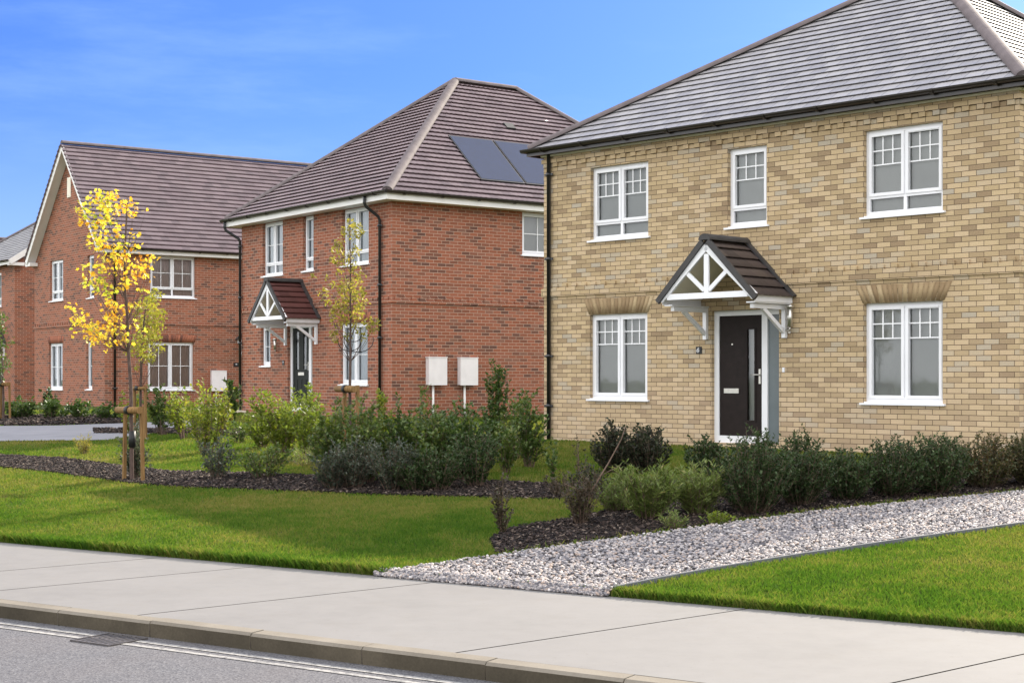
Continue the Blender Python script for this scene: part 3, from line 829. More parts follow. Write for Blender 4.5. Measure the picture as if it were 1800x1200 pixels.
# ------------------------------------------------------------------ HOUSE 3: red brick gable
H = House('gabled_red_house', -16.7604, 53.7444, -54.023, .70, 'red brick house with steep gable end behind the yellow tree')
xl, W, Dp = .15, 6.727, 11.0
holes = [(1.74, 3.0, 4.20, 5.60), (5.25, 5.80, 4.165, 5.565), (1.62, 2.95, 1.21, 2.80), (5.15, 5.65, 1.23, 2.81)]
m = H.mb()
wall_panel(m, xl, W, .3, 5.6, holes, front_tr)
sr = side_tr(W)
sholes = [(1.51, 3.06, 4.19, 5.56), (1.43, 3.0, 1.21, 2.78)]
wall_panel(m, 0, Dp, .3, 5.75, sholes, sr)
ap = (3.75, 9.15)
m.face([(xl, 0, 5.6), (W, 0, 5.6), (W, 0, 5.75), (ap[0], 0, ap[1]), (xl, 0, 5.66)])
m.face([(xl, Dp, .3), (xl, 0, .3), (xl, 0, 5.66), (xl, Dp, 5.66)]); m.face([(W, Dp, .3), (xl, Dp, .3), (xl, Dp, 5.66), (ap[0], Dp, ap[1]), (W, Dp, 5.75)])
H.add(m, 'wall', M['red_brick'])
window(H, *holes[0], style='bar', transom=True, blind='curtain')
window(H, *holes[1], lights=1, style='bar', transom=True, blind='curtain')
window(H, *holes[2], style='bar', blind='curtain')
window(H, *holes[3], lights=1, style='bar', blind='curtain')
window(H, *sholes[0], style='cross', transom=True, blind='blind_tan', side=W)
window(H, *sholes[1], style='cross', blind='blind_tan', side=W)
arch(H, 1.58, 2.99, 2.80, 3.03, .1, M['arch_brick_red']); arch(H, 1.39, 3.04, 2.785, 3.02, .1, M['arch_brick_red'], tr=sr)
string_course(H, xl - .02, W + .034, 3.33, 3.405, M['red_brick'], front_tr, True); string_course(H, 0, Dp, 3.33, 3.405, M['red_brick'], sr, False)
m = H.mb(); m.box(3.43, 3.75, -.02, -.003, 7.60, 8.26); m.box(3.48, 3.70, -.026, -.02, 7.65, 8.21); m.build('gable_slit', M['cream'], H.root)
ze = 5.72; zr = 9.33; oy0, oy1 = -.32, Dp + .3
r = H.mb()
roof_plane(r, (7.03, oy0 - .05, ze), (7.03, oy1, ze), (ap[0], oy1, zr), (ap[0], oy0 - .05, zr), .2, .045, .012)
roof_plane(r, (.15, oy1, ze), (.15, oy0 - .05, ze), (ap[0], oy0 - .05, zr), (ap[0], oy1, zr), .2, .045, .012)
ro = r.build('roof', M['brown_tile'], H.root)
r = H.mb(); ridge_tiles(r, (ap[0], oy0, zr + .05), (ap[0], oy1, zr + .05), .125, .42, .04); r.build('ridge_tiles', M['ridge'], ro)
kk = (zr - ze) / (7.03 - ap[0])
v = H.mb(); Ns = Vector((kk, 0, 1)).normalized()
c0 = Vector((5.3, 8.0, ze + (7.03 - 5.3) * kk)) + Ns * .04; v.beam(c0 - Vector((0, .14, 0)), c0 + Vector((0, .14, 0)), .22, .06, Ns); v.build('roof_vent', M['black'], ro)
f = H.mb()
f.beam((7.0, oy0 + .02, ze - .11), (ap[0], oy0 + .02, zr - .11), .04, .17); f.beam((.18, oy0 + .02, ze - .11), (ap[0] - .005, oy0 + .021, zr - .11), .04, .17)
f.box(6.98, 7.005, oy0 + .045, oy1, 5.565, 5.71); f.box(W + .003, 6.98, oy0 + .045, oy1, 5.567, 5.577)
f.box(.02, .5, oy0 + .042, -.004, 5.50, 5.62)
f.build('bargeboard', M['fascia'], H.root)
# verge soffit boards
s = H.mb()
for xe, zz in ((7.0, ze), (.18, ze)):
    s.face([(xe, oy0 + .04, zz - .17), (ap[0], oy0 + .04, zr - .17), (ap[0], -.003, zr - .17), (xe, -.003, zz - .17)])
s.build('soffit', M['fascia'], H.root)
g = H.mb(); gutter(g, (7.075, oy0, 5.735), (7.075, oy1, 5.735)); g.build('gutter', M['gutter'], H.root)
downpipe(H, [(W + .05, .316, .65), (W + .05, .316, 5.4), (W + .33, .316, 5.6), (W + .34, .316, 5.72)], [(W + .05, .316, z) for z in (1.3, 2.8, 4.3)], (1, 0))
meter_box(H, 3.60, 4.10, 1.21, 1.86, .6, R(90), (W, 0, 0))
plaque(H, 4.52, 2.07, .2, .14, rot=R(90), loc=(W, 0, 0))
# its porch on the long side, mostly hidden by the next house
PH = H.mb(); rz90 = R(90)
class SideH:                       # the same house seen through its long side
    z0 = H.z0; root = H.root; mb = staticmethod(lambda: MB(H.z0))
pr = canopy(SideH, 5.45, .87, 3.72, 2.92, .9, M['dark_tile'], posts=.8)
pr.location = (W, 0, 0); pr.rotation_euler = (0, 0, rz90)
d = H.mb(); d.box(4.95, 5.95, .0 - .02, -.003, .72, 2.78); do = d.build('door', M['white'], H.root, (W, 0, 0), rz90)
d = H.mb(); d.box(5.04, 5.86, -.03, -.02, .8, 2.7); d.build('door_leaf', M['door_green'], do)

# ------------------------------------------------------------------ HOUSE 4: at the left edge of the frame
Yc = 58.0
H = House('red_brick_house', (25.5 - 900) / F * Yc, Yc, -54.0, .70, 'red brick house cut off by the left edge, grey tiled roof')
W, Dp = 7.5, 7.5
holes = [(-2.75, -1.55, 4.35, 5.7), (-2.55, -1.55, .75, 2.85)]
m = H.mb(); wall_panel(m, -W, 0, .3, 5.95, holes, front_tr); sr = side_tr(0); wall_panel(m, 0, Dp, .3, 5.95, [], sr)
m.face([(0, 0, 5.95), (0, Dp, 5.95), (0, Dp / 2, 8.6)]); m.face([(-W, 0, .3), (-W, 0, 5.95), (-W, Dp, 5.95), (-W, Dp, .3)]); m.face([(0, Dp, .3), (-W, Dp, .3), (-W, Dp, 5.95), (0, Dp, 5.95)])
H.add(m, 'wall', M['red_brick'])
window(H, *holes[0], style='cross', transom=True, blind='curtain')
d = H.mb(); d.box(-2.55, -2.46, .07, .14, .75, 2.85); d.box(-1.64, -1.55, .07, .14, .75, 2.85); d.box(-2.46, -1.64, .07, .14, 2.77, 2.85); do = d.build('door', M['white'], H.root)
d = H.mb(); d.box(-2.46, -1.64, .09, .13, .75, 2.77); d.build('door_leaf', M['door_green'], do)
canopy(H, -2.0, .95, 3.85, 2.98, .9, M['dark_tile'], posts=.85)
ze = 6.05; r = H.mb(); A1 = (-4.6, Dp / 2, 8.75); A2 = (.3, Dp / 2, 8.75)
roof_plane(r, (-W - .3, -.3, ze), (.3, -.3, ze), A2, A1, .2, .024, .01); roof_plane(r, (.3, Dp + .3, ze), (-W - .3, Dp + .3, ze), A1, A2, .2, .024, .01); roof_plane(r, (-W - .3, Dp + .3, ze), (-W - .3, -.3, ze), A1, A1, .2, .024, .01)
ro = r.build('roof', M['slate_tile'], H.root)
r = H.mb(); ridge_tiles(r, (-W - .3, -.3, ze + .05), Vector(A1) + Vector((0, 0, .05)), .12); ridge_tiles(r, Vector(A1) + Vector((0, 0, .05)), Vector(A2) + Vector((0, 0, .05)), .12); r.build('hip_tiles', M['ridge'], ro)
f = H.mb(); f.box(-W - .3, .3, -.3, -.275, 5.90, 6.02); f.beam((.28, -.28, 5.97), (.28, Dp / 2, 8.65), .04, .2); f.beam((.279, Dp + .28, 5.97), (.279, Dp / 2, 8.65), .04, .2); f.box(.0, .26, -.272, .3, 5.86, 5.98); f.build('bargeboard', M['fascia'], H.root)
g = H.mb(); gutter(g, (-W - .3, -.36, 6.07), (.3, -.36, 6.07)); g.build('gutter', M['gutter'], H.root)

# ------------------------------------------------------------------ HOUSE 5: only its roof shows, far left
Yc = 76.0
H = House('distant_house', (-30 - 900) / F * Yc, Yc, -54.0 + 90, .70, 'distant house whose brown ridge shows over the grey roof at far left')
W, Dp = 9.0, 7.0
m = H.mb(); m.box(-W, W, 0, Dp, .3, 5.8, 'tbf')
h5 = [(x, x + 1.3, z, z + zh) for x in (-7.2, -2.6, 2.0, 6.0) for z, zh in ((1.2, 1.5), (4.1, 1.3))]
wall_panel(m, -W, W, .3, 5.8, h5, front_tr)
for q_ in h5: window(H, *q_, style='cross', blind='curtain')
for sx in (-W, W): m.face([(sx, 0, 5.8), (sx, Dp, 5.8), (sx, Dp / 2, 8.6)])
H.add(m, 'wall', M['red_brick'])
r = H.mb(); zr5 = 8.85
roof_plane(r, (-W - .2, -.3, 5.75), (W + .2, -.3, 5.75), (W + .2, Dp / 2, zr5), (-W - .2, Dp / 2, zr5), .25, .024, .01); roof_plane(r, (W + .2, Dp + .3, 5.75), (-W - .2, Dp + .3, 5.75), (-W - .2, Dp / 2, zr5), (W + .2, Dp / 2, zr5), .25, .024, .01)
ro = r.build('roof', M['brown_tile'], H.root)
r = H.mb(); ridge_tiles(r, (-W - .2, Dp / 2, zr5 + .05), (W + .2, Dp / 2, zr5 + .05)); r.build('ridge_tiles', M['ridge'], ro)

# ------------------------------------------------------------------ ground sheets
def sheet(name, poly, off, mat, res=.5, skirt=0.0, kind='structure'):
    """polygon of (x, y) draped on the terrain, 'off' above it"""
    pts = [Vector(p[:2]) for p in poly]; n = len(pts)
    dense = []
    for i in range(n):
        a, b = pts[i], pts[(i + 1) % n]; k = max(1, int((b - a).length / res))
        dense += [a.lerp(b, j / k) for j in range(k)]
    xs = [p.x for p in dense]; ys = [p.y for p in dense]
    inner = []
    if (max(xs) - min(xs)) * (max(ys) - min(ys)) / res ** 2 < 20000:
        for x in np.arange(min(xs) + res / 2, max(xs), res):
            for y in np.arange(min(ys) + res / 2, max(ys), res):
                inner.append(Vector((x + rng.uniform(-.1, .1) * res, y + rng.uniform(-.1, .1) * res)))
    nb = len(dense)
    vo, _, fo, _, _, _ = delaunay_2d_cdt(dense + inner, [(i, (i + 1) % nb) for i in range(nb)], [list(range(nb))], 1, 1e-4)
    V = [(v.x, v.y, zg(v.x, v.y) + off) for v in vo]; Fs = [list(f) for f in fo]
    if skirt:
        base = len(V); V += [(p.x, p.y, zg(p.x, p.y) + off) for p in dense] + [(p.x, p.y, zg(p.x, p.y) + off - skirt) for p in dense]
        for i in range(nb):
            j = (i + 1) % nb; Fs.append([base + i, base + j, base + nb + j, base + nb + i])
    me = bpy.data.meshes.new(name); me.from_pydata(V, [], Fs)
    me.materials.append(mat); me.update()
    # all upper faces up
    import bmesh
    bm = bmesh.new(); bm.from_mesh(me)
    for f_ in bm.faces:
        if f_.normal.z < -.3: f_.normal_flip()
    bm.to_mesh(me); bm.free()
    for p in me.polygons: p.use_smooth = True
    return tag(link_mesh(name, me), kind=kind)

def grassmat(name, blades=False):
    t = NT(name); w = t.wpos()
    n1 = t.noise(w, .55, 4, .6); n2 = t.noise(w, 3.5, 4, .65); n3 = t.noise(w, 40, 3, .6)
    mixv = t.math('ADD', t.math('MULTIPLY', n1, .6), t.math('MULTIPLY', n2, .4))
    mixv = t.math('ADD', t.math('MULTIPLY', t.math('SUBTRACT', mixv, .5), 1.5), .5)
    dp_ = t.n('ShaderNodeVectorMath', operation='DOT_PRODUCT'); t.l(w, dp_.inputs[0]); dp_.inputs[1].default_value = (.544, .839, 0)
    dry = t.maprange(t.math('ADD', dp_.outputs['Value'], t.math('MULTIPLY', n1, 1.6)), 11.4, 14.4, -.05, .055)
    mixv = t.math('ADD', mixv, dry)
    if blades:
        a = t.attr('rnd')
        mixv = t.math('ADD', t.math('MULTIPLY', mixv, .75), t.math('MULTIPLY', a, .25))
        c = t.ramp(mixv, [(.30, (.046, .105, .012)), (.43, (.076, .140, .018)), (.54, (.118, .158, .028)), (.66, (.18, .175, .050)), (.78, (.23, .20, .07))])
        p = t.bsdf(c, .6, .08)
        tr = t.n('ShaderNodeBsdfTranslucent'); t.l(t.mix(1.0, c, (1.5, 1.5, .8), 'MULTIPLY'), tr.inputs['Color'])
        mx = t.n('ShaderNodeMixShader'); mx.inputs[0].default_value = .4
        t.l(p, mx.inputs[1]); t.l(tr.outputs[0], mx.inputs[2])
        return t.done(mx.outputs[0])
    c = t.ramp(t.math('ADD', t.math('MULTIPLY', mixv, .8), t.math('MULTIPLY', n3, .2)), [(.3, (.030, .046, .012)), (.5, (.055, .075, .020)), (.7, (.095, .09, .034))])
    return t.done(t.bsdf(c, .95, .0, t.bump(n3, .4, .02)))
M['lawn'] = grassmat('lawn_soil_and_thatch'); M['blade'] = grassmat('grass_blade', True)
t = NT('earth'); w = t.wpos(); n = t.noise(w, 2, 5); M['earth'] = t.done(t.bsdf(t.ramp(n, [(.3, (.05, .07, .025)), (.7, (.09, .10, .04))]), .95, .1))
t = NT('bark_mulch_base'); w = t.wpos(); n = t.noise(w, 45, 4, .7); M['mulch'] = t.done(t.bsdf(t.ramp(n, [(.3, (.008, .006, .006)), (.6, (.028, .020, .018)), (.8, (.06, .046, .04))]), .9, .2, t.bump(n, .8, .03)))
t = NT('bark_chip'); a = t.attr('rnd'); n = t.noise(t.obj(), 70, 3); c = t.ramp(a, [(0, (.007, .005, .0045)), (.55, (.022, .014, .011)), (.86, (.062, .042, .034)), (1, (.18, .14, .11))]); M['chip'] = t.done(t.bsdf(c, .8, .25, t.bump(n, .3, .01)))
t = NT('gravel_base'); w = t.wpos(); n = t.noise(w, 40, 4, .7); M['gravel_base'] = t.done(t.bsdf(t.ramp(n, [(.3, (.06, .056, .058)), (.7, (.18, .165, .16))]), .9, .2, t.bump(n, .8, .02)))
t = NT('pebble'); a = t.attr('rnd'); c = t.ramp(a, [(0, (.07, .068, .08)), (.25, (.15, .142, .155)), (.5, (.27, .248, .25)), (.72, (.38, .345, .335)), (.86, (.40, .30, .24)), (.93, (.46, .42, .40)), (1, (.60, .565, .55))])
n = t.noise(t.obj(), 50, 3); c = t.mix(t.maprange(n, .4, .7, 0, .25), c, (.25, .24, .25)); M['pebble'] = t.done(t.bsdf(c, .65, .35))
t = NT('concrete_pavement'); w = t.wpos()
n1 = t.noise(w, .7, 5, .6); n2 = t.noise(w, 120, 3, .7); n3 = t.noise(w, 5, 5, .65)
c = t.ramp(t.math('ADD', t.math('MULTIPLY', n1, .55), t.math('MULTIPLY', n3, .45)), [(.3, (.146, .140, .137)), (.5, (.170, .163, .159)), (.7, (.187, .179, .175))])
c = t.mix(t.maprange(n2, .3, .7, .0, .28), c, (.145, .138, .134))
sp_ = t.noise(w, 26, 2, .5); c = t.mix(t.maprange(sp_, .66, .74, 0, .5), c, (.13, .12, .11)); st_ = t.noise(w, 1.9, 6, .72); c = t.mix(t.maprange(st_, .54, .72, 0, .35), c, (.15, .138, .125)); M['pavement'] = t.done(t.bsdf(c, .8, .3, t.bump(n2, .12, .004)))
t = NT('asphalt'); w = t.wpos()
n1 = t.noise(w, 110, 3, .75); n2 = t.noise(w, 1.1, 4, .6); vo = t.n('ShaderNodeTexVoronoi'); t.l(w, vo.inputs['Vector']); vo.inputs['Scale'].default_value = 95
vcol = t.math('ADD', t.math('MULTIPLY', n1, .45), t.math('MULTIPLY', vo.outputs['Color'], .55))
c = t.ramp(vcol, [(.15, (.030, .030, .038)), (.45, (.078, .078, .088)), (.72, (.145, .143, .152)), (.92, (.26, .245, .24))])
c = t.mix(t.maprange(n2, .35, .7, 0, .3), c, (.115, .10, .10)); M['asphalt'] = t.done(t.bsdf(c, .85, .3, t.bump(t.math('ADD', n1, vo.outputs['Distance']), .35, .006)))
t = NT('kerb_concrete'); w = t.obj(); n1 = t.noise(w, 1.6, 5, .65); n2 = t.noise(w, 60, 3, .7)
g_ = t.n('ShaderNodeNewGeometry'); 
c = t.ramp(t.math('ADD', t.math('MULTIPLY', n1, .7), t.math('MULTIPLY', n2, .3)), [(.3, (.13, .112, .088)), (.5, (.175, .153, .124)), (.7, (.215, .192, .160))])
M['kerb'] = t.done(t.bsdf(c, .85, .25, t.bump(n2, .2, .005)))
t = NT('kerb_face_shade'); w = t.obj(); n1 = t.noise(w, 1.3, 5, .65); n2 = t.noise(w, 60, 3, .7)
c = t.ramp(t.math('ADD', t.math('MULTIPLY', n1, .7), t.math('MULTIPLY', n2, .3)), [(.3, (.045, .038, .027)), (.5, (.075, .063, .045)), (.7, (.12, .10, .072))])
M['kerb_face'] = t.done(t.bsdf(c, .9, .15, t.bump(n2, .2, .005)))  # shade on the kerb's road-side face put into a darker colour
t = NT('road_paint'); w = t.wpos(); n1 = t.noise(w, 22, 5, .75); c = t.ramp(n1, [(.38, (.12, .117, .12)), (.52, (.27, .26, .25)), (.7, (.35, .335, .315))]); M['paint'] = t.done(t.bsdf(c, .75, .3))
t = NT('block_paving'); w = t.wpos(); n1 = t.noise(w, 60, 3, .7); n2 = t.noise(w, 1.5, 3); c = t.ramp(t.math('ADD', t.math('MULTIPLY', n1, .6), t.math('MULTIPLY', n2, .4)), [(.3, (.15, .15, .165)), (.7, (.26, .255, .27))]); M['path'] = t.done(t.bsdf(c, .85, .3))
M['grate'] = plain('cast_iron_grate', (.07, .062, .06), .55, .4, .3, 20)
M['edging'] = plain('grey_path_edging', (.10, .105, .115), .7, .3, .15, 8)
M['joint'] = plain('pavement_joint', (.075, .058, .048), .9, .1, .3, 12)

AL_ = Vector((-.839, .544, 0))     # along the kerb towards the left
NM_ = Vector((.544, .839, 0))      # away from the road
B0 = Vector((0, BACK, 0))
def P(a, s, z=0.0): v = B0 + AL_ * a + NM_ * s; return Vector((v.x, v.y, z))
KW = -2.72                          # kerb face
def flat(name, quads, mat, kind='structure'):
    me = bpy.data.meshes.new(name); V = []; Fs = []
    for q in quads:
        i = len(V); V += [tuple(p) for p in q]; Fs.append(list(range(i, i + len(q))))
    me.from_pydata(V, [], Fs); me.materials.append(mat); me.update()
    return tag(link_mesh(name, me), kind=kind)
big = 600
g = MB()
# one ground sheet out to the horizon, following the slope
lines = [-big, KW - 9.0, KW - 8.99, KW - .05, -.02, 10.5, 13, 17, 30, big]
zl_ = [-.2, -.2, -.2, -.2, -.10, .40, .43, .59, .61, .61]
for (s0, z0), (s1, z1) in zip(zip(lines, zl_), zip(lines[1:], zl_[1:])):
    g.face([P(-big, s0, z0), P(big, s0, z0), P(big, s1, z1), P(-big, s1, z1)][::-1])
tag(g.build('ground', M['earth']), kind='structure')
flat('road', [[P(-60, KW - 7, -.11), P(-60, KW, -.11), P(90, KW, -.11), P(90, KW - 7, -.11)]], M['asphalt'])
flat('far_pavement', [[P(-60, KW - 9.5, -.0), P(-60, KW - 7.1, -.0), P(90, KW - 7.1, -.0), P(90, KW - 9.5, -.0)]], M['pavement'])
q = []
for o0, o1 in ((.14, .195), (.265, .315)):
    q.append([P(-60, KW - o1, -.106), P(-60, KW - o0, -.106), P(90, KW - o0, -.106), P(90, KW - o1, -.106)])
flat('road_marking', q, M['paint'])
# pavement slabs between skew joints
jd = Vector((.755, .655, 0)).normalized()
J0 = Vector(((310 - 900) / F * 10.87, 10.87, 0))
def a_of(p): return (Vector((p[0], p[1], 0)) - B0).dot(AL_)
def s_of(p): return (Vector((p[0], p[1], 0)) - B0).dot(NM_)
kdir_a, kdir_s = jd.dot(AL_), jd.dot(NM_)
def joint_a(a_ref, s_ref, s): return a_ref + kdir_a / kdir_s * (s - s_ref)
jref = []
for pa, pb in (((310, 1073), (775, 1022)), ((810, 1145), (1245, 1077)), ((0, 1037), (465, 995)), ((0, 1003), (280, 980))):
    u0 = road_at(*pa, 0.0); jref.append((a_of(u0), s_of(u0)))
js = sorted(joint_a(a, s, KW + .13) for a, s in jref)
step = 2.35
js = [js[0] - step * k for k in range(12, 0, -1)] + js + [js[-1] + step * k for k in range(1, 25)]
quads = []; s0, s1 = KW + .13, .0
sh = kdir_a / kdir_s * (s1 - s0); gp = .009
for a, b in zip(js, js[1:]):
    quads.append([P(a + gp, s0), P(a + gp + sh, s1), P(b - gp + sh, s1), P(b - gp, s0)][::-1])
pv = flat('pavement', quads, M['pavement'])
flat('pavement_joints', [[P(-40, KW + .1, -.008), P(-40, .02, -.008), P(70, .02, -.008), P(70, KW + .1, -.008)]], M['joint'])
# kerb: one stone after another, bevelled top edge
kb = MB(); kp = a_of(road_at(690, 1123, 0.0))
for i in range(-45, 75):
    a0 = kp + i * .915 + .004; a1 = a0 + .907
    prof = [(KW, -.16), (KW - .006, -.02), (KW + .012, -.001), (KW + .126, .002), (KW + .126, -.16)]
    dz = random.uniform(-.003, .003); ds = random.uniform(-.003, .003)
    A = [P(a0, s + ds, z + dz) for s, z in prof]; Bq = [P(a1, s + ds, z + dz) for s, z in prof]
    for k in range(4): kb.face([A[k], A[k + 1], Bq[k + 1], Bq[k]][::-1])
    kb.face(A); kb.face(Bq[::-1])
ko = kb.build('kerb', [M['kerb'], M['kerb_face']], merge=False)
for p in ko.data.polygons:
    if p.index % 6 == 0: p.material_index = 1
tag(ko, kind='structure')

# drain grate in the gutter
gc = road_at(222, 1119); ga = a_of(gc)
gt = empty('drain_grate', P(ga, KW - .24, -.105), math.atan2(AL_.y, AL_.x) + math.pi, 'black iron drain grate in the road beside the kerb', 'drain grate')
m = MB()
for a in ((-.19, .19, -.17, -.15), (-.19, .19, .15, .17), (-.19, -.17, -.15, .15), (.17, .19, -.15, .15)): m.box(*a, -.03, .006)
m.build('frame', M['grate'], gt)
m = MB()
for k in range(7):
    x = -.132 + k * .044; m.box(x - .011, x + .011, -.15, .15, -.03, .004)
m.box(-.17, .17, -.012, .012, -.03, .0025)
m.build('bars', M['grate'], gt)
m = MB(); m.box(-.17, .17, -.15, .15, -.032, .0015, 'blrfk'); m.build('sump', M['black'], gt)

# planting and path outlines
def poly(px): return [at(*p) for p in px]
mulch_front = poly([(-120, 812), (0, 826), (90, 836), (220, 854), (300, 861), (500, 869), (700, 876), (870, 881), (985, 884)])
mulch_back = poly([(985, 857), (850, 851), (760, 848), (560, 842), (420, 836), (300, 834), (215, 824), (110, 810), (0, 804), (-120, 796)])
BED_A = mulch_front + mulch_back
BED_B = poly([(862, 955), (872, 982), (1000, 965), (1150, 944), (1300, 922), (1450, 902), (1600, 887), (1800, 868), (1960, 853), (2100, 838), (2100, 824), (1850, 834), (1700, 842), (1500, 850), (1330, 852), (1240, 850), (1190, 866), (1100, 893), (1050, 908), (1000, 918), (900, 934)])
BED_C = poly([(165, 765), (330, 766), (520, 772), (620, 786), (760, 792), (880, 790), (880, 772), (740, 770), (600, 768), (480, 760), (330, 757), (165, 757)])
BED_D = poly([(-160, 733), (190, 733), (215, 737), (215, 747), (100, 750), (-160, 751)])
PATH_ = poly([(-200, 752), (100, 751), (330, 743), (345, 752), (250, 768), (190, 777), (-200, 781)])
GRAVEL = [P(a_of(at(690, 1011)), .03)] + poly([(880, 984), (1000, 967), (1150, 946), (1300, 925), (1450, 905), (1600, 890), (1800, 870), (1960, 856), (2150, 842), (2150, 897), (1960, 912), (1800, 930), (1600, 958), (1400, 988), (1250, 1013), (1160, 1030)]) + [P(a_of(at(1085, 1045)), .03)]
lawn = [P(-16, .0), P(42, .0), P(42, 36), P(-16, 36)]
sheet('lawn', lawn, .03, M['lawn'], .8, skirt=.06)
sheet('planting_bed', BED_A, .042, M['mulch'], .5)
sheet('planting_bed', BED_B, .044, M['mulch'], .5)
sheet('planting_bed', BED_C, .042, M['mulch'], .5)
sheet('planting_bed', BED_D, .042, M['mulch'], .5)
sheet('path', PATH_, .046, M['path'], .8)
GRAVEL2 = [p.copy() for p in GRAVEL]
sheet('gravel_path', GRAVEL, .044, M['gravel_base'], .4)
# metal edging along the lower edge of the gravel
ed = MB(); low = GRAVEL[10:]
for a, b in zip(low, low[1:]):
    a = Vector((a.x, a.y, zg(a.x, a.y) + .032)); b = Vector((b.x, b.y, zg(b.x, b.y) + .032)); ed.beam(a, b, .03, .085)
tag(ed.build('path_edging', M['edging']), kind='structure')

# ------------------------------------------------------------------ scattered ground cover (numpy)
def inside(poly_, X, Y):
    r = np.zeros(len(X), bool); n = len(poly_); j = n - 1
    for i in range(n):
        xi, yi, xj, yj = poly_[i][0], poly_[i][1], poly_[j][0], poly_[j][1]
        c = ((yi > Y) != (yj > Y)) & (X < (xj - xi) * (Y - yi) / (yj - yi + 1e-12) + xi)
        r ^= c; j = i
    return r
def house_poly(ox, oy, rz, x0, x1, y0, y1):
    c, s = math.cos(R(rz)), math.sin(R(rz))
    return [(ox + c * x - s * y, oy + s * x + c * y) for x, y in ((x0, y0), (x1, y0), (x1, y1), (x0, y1))]
HP = [house_poly(.5616, 27.0802, -45.557, -.02, 8.98, -.02, 7), house_poly(-7.1437, 40.6075, -53.471, -.02, 7.48, -.02, 10.5), house_poly(-16.7604, 53.7444, -54.023, .1, 6.75, -.02, 11)]
def band_pts(dens, y0, y1, marg=1.25):
    hw = 900 / F * marg
    area = hw * (y1 ** 2 - y0 ** 2)
    n = int(area * dens)
    Y = np.sqrt(rng.uniform(y0 ** 2, y1 ** 2, n)); X = rng.uniform(-hw, hw, n) * Y
    return X, Y
XS, YS, DD = [], [], []
for d_, a, b in ((4600, 9.6, 14), (3200, 14, 18), (1800, 18, 24), (650, 24, 33), (260, 33, 44)):
    X, Y = band_pts(d_, a, b); XS.append(X); YS.append(Y); DD.append(np.full(len(X), b))
X = np.concatenate(XS); Y = np.concatenate(YS); D_ = np.concatenate(DD)
S = sdist(X, Y)
nzv = .5 * np.sin(X * 3.1 + 1.3 * np.sin(Y * 2.3)) + .5 * np.sin(Y * 4.1 + 1.7 * np.sin(X * 1.9))
keep = (S > .0) & (S < 35)
for pl in (BED_A, BED_B, BED_C, BED_D, PATH_, GRAVEL):
    keep &= ~inside([(p.x, p.y) for p in pl], X + .03 * nzv, Y + .03 * nzv)
for pl in HP: keep &= ~inside(pl, X, Y)
X, Y, S, D_ = X[keep], Y[keep], S[keep], D_[keep]
# a thicker fringe hanging over the pavement edge
a_f = rng.uniform(-7, 12, 42000); s_f = rng.exponential(.045, 42000) - .015
Xf = a_f * AL_.x + s_f * NM_.x; Yf = BACK + a_f * AL_.y + s_f * NM_.y
kf = ~inside([(p.x, p.y) for p in GRAVEL], Xf, Yf) & (Yf > 8.5) & ~((a_f > a_of(at(1085, 1045)) + .0) & (a_f < a_of(at(690, 1011))))
Xf, Yf = Xf[kf], Yf[kf]
nb_, nf_ = len(X), len(Xf)
X = np.concatenate([X, Xf]); Y = np.concatenate([Y, Yf]); S = np.concatenate([S, sdist(Xf, Yf)]); D_ = np.concatenate([D_, np.full(nf_, 12)])
ex_, ey_ = [], []
for p, q in zip(GRAVEL[0:9], GRAVEL[1:9]):
    k = int((q - p).length * 130); tt = rng.uniform(0, 1, k); wv = np.abs(np.sin(tt * 9 + p.x * 3)) > .45
    nrm_ = Vector((-(q - p).y, (q - p).x)).normalized(); oo = rng.normal(.05, .06, k)
    ex_.append((p.x + (q.x - p.x) * tt + nrm_.x * oo)[wv]); ey_.append((p.y + (q.y - p.y) * tt + nrm_.y * oo)[wv])
ex_ = np.concatenate(ex_); ey_ = np.concatenate(ey_)
X = np.concatenate([X, ex_]); Y = np.concatenate([Y, ey_]); S = np.concatenate([S, sdist(ex_, ey_)]); D_ = np.concatenate([D_, np.full(len(ex_), 18)])
n = len(X)
hgt = rng.uniform(.022, .045, n) + .006 * np.sin(X * 1.3) * np.sin(Y * 1.1)
hgt[nb_:nb_ + nf_] = rng.uniform(.045, .095, nf_); hgt[nb_ + nf_:] *= 1.5
left = (a_f[kf] > -.6)
hgt[nb_:nb_ + nf_] *= np.where(left, 1.0, .75)
wid = np.where(D_ <= 14, .0032, np.where(D_ <= 18, .0045, np.where(D_ <= 24, .007, .012)))
ang = rng.uniform(0, 2 * math.pi, n); lean = rng.uniform(.1, .9, n) * hgt; la = rng.uniform(0, 2 * math.pi, n)
Z = zga(X, Y) + .03
Z[nb_:nb_ + nf_] -= rng.uniform(0, .035, nf_)
V = np.zeros((n, 4, 3), np.float32)
V[:, 0] = np.stack([X - np.cos(ang) * wid, Y - np.sin(ang) * wid, Z - .004], 1)
V[:, 1] = np.stack([X + np.cos(ang) * wid, Y + np.sin(ang) * wid, Z - .004], 1)
mx_, my_ = X + np.cos(la) * lean * .35, Y + np.sin(la) * lean * .35
V[:, 2] = np.stack([mx_ + np.cos(ang) * wid * .7, my_ + np.sin(ang) * wid * .7, Z + hgt * .6], 1)
V[:, 3] = np.stack([X + np.cos(la) * lean, Y + np.sin(la) * lean, Z + hgt], 1)
# left mid vertex shares the tip quad: two triangles per blade
base = np.arange(n)[:, None] * 4
Fc = np.concatenate([base + np.array([[0, 1, 2]]), base + np.array([[0, 2, 3]])], 1).reshape(-1, 3)
me = np_mesh('grass', V.reshape(-1, 3), Fc, M['blade'], {'rnd': np.repeat(rng.uniform(0, 1, n), 4)})
tag(link_mesh('grass', me), kind='stuff')

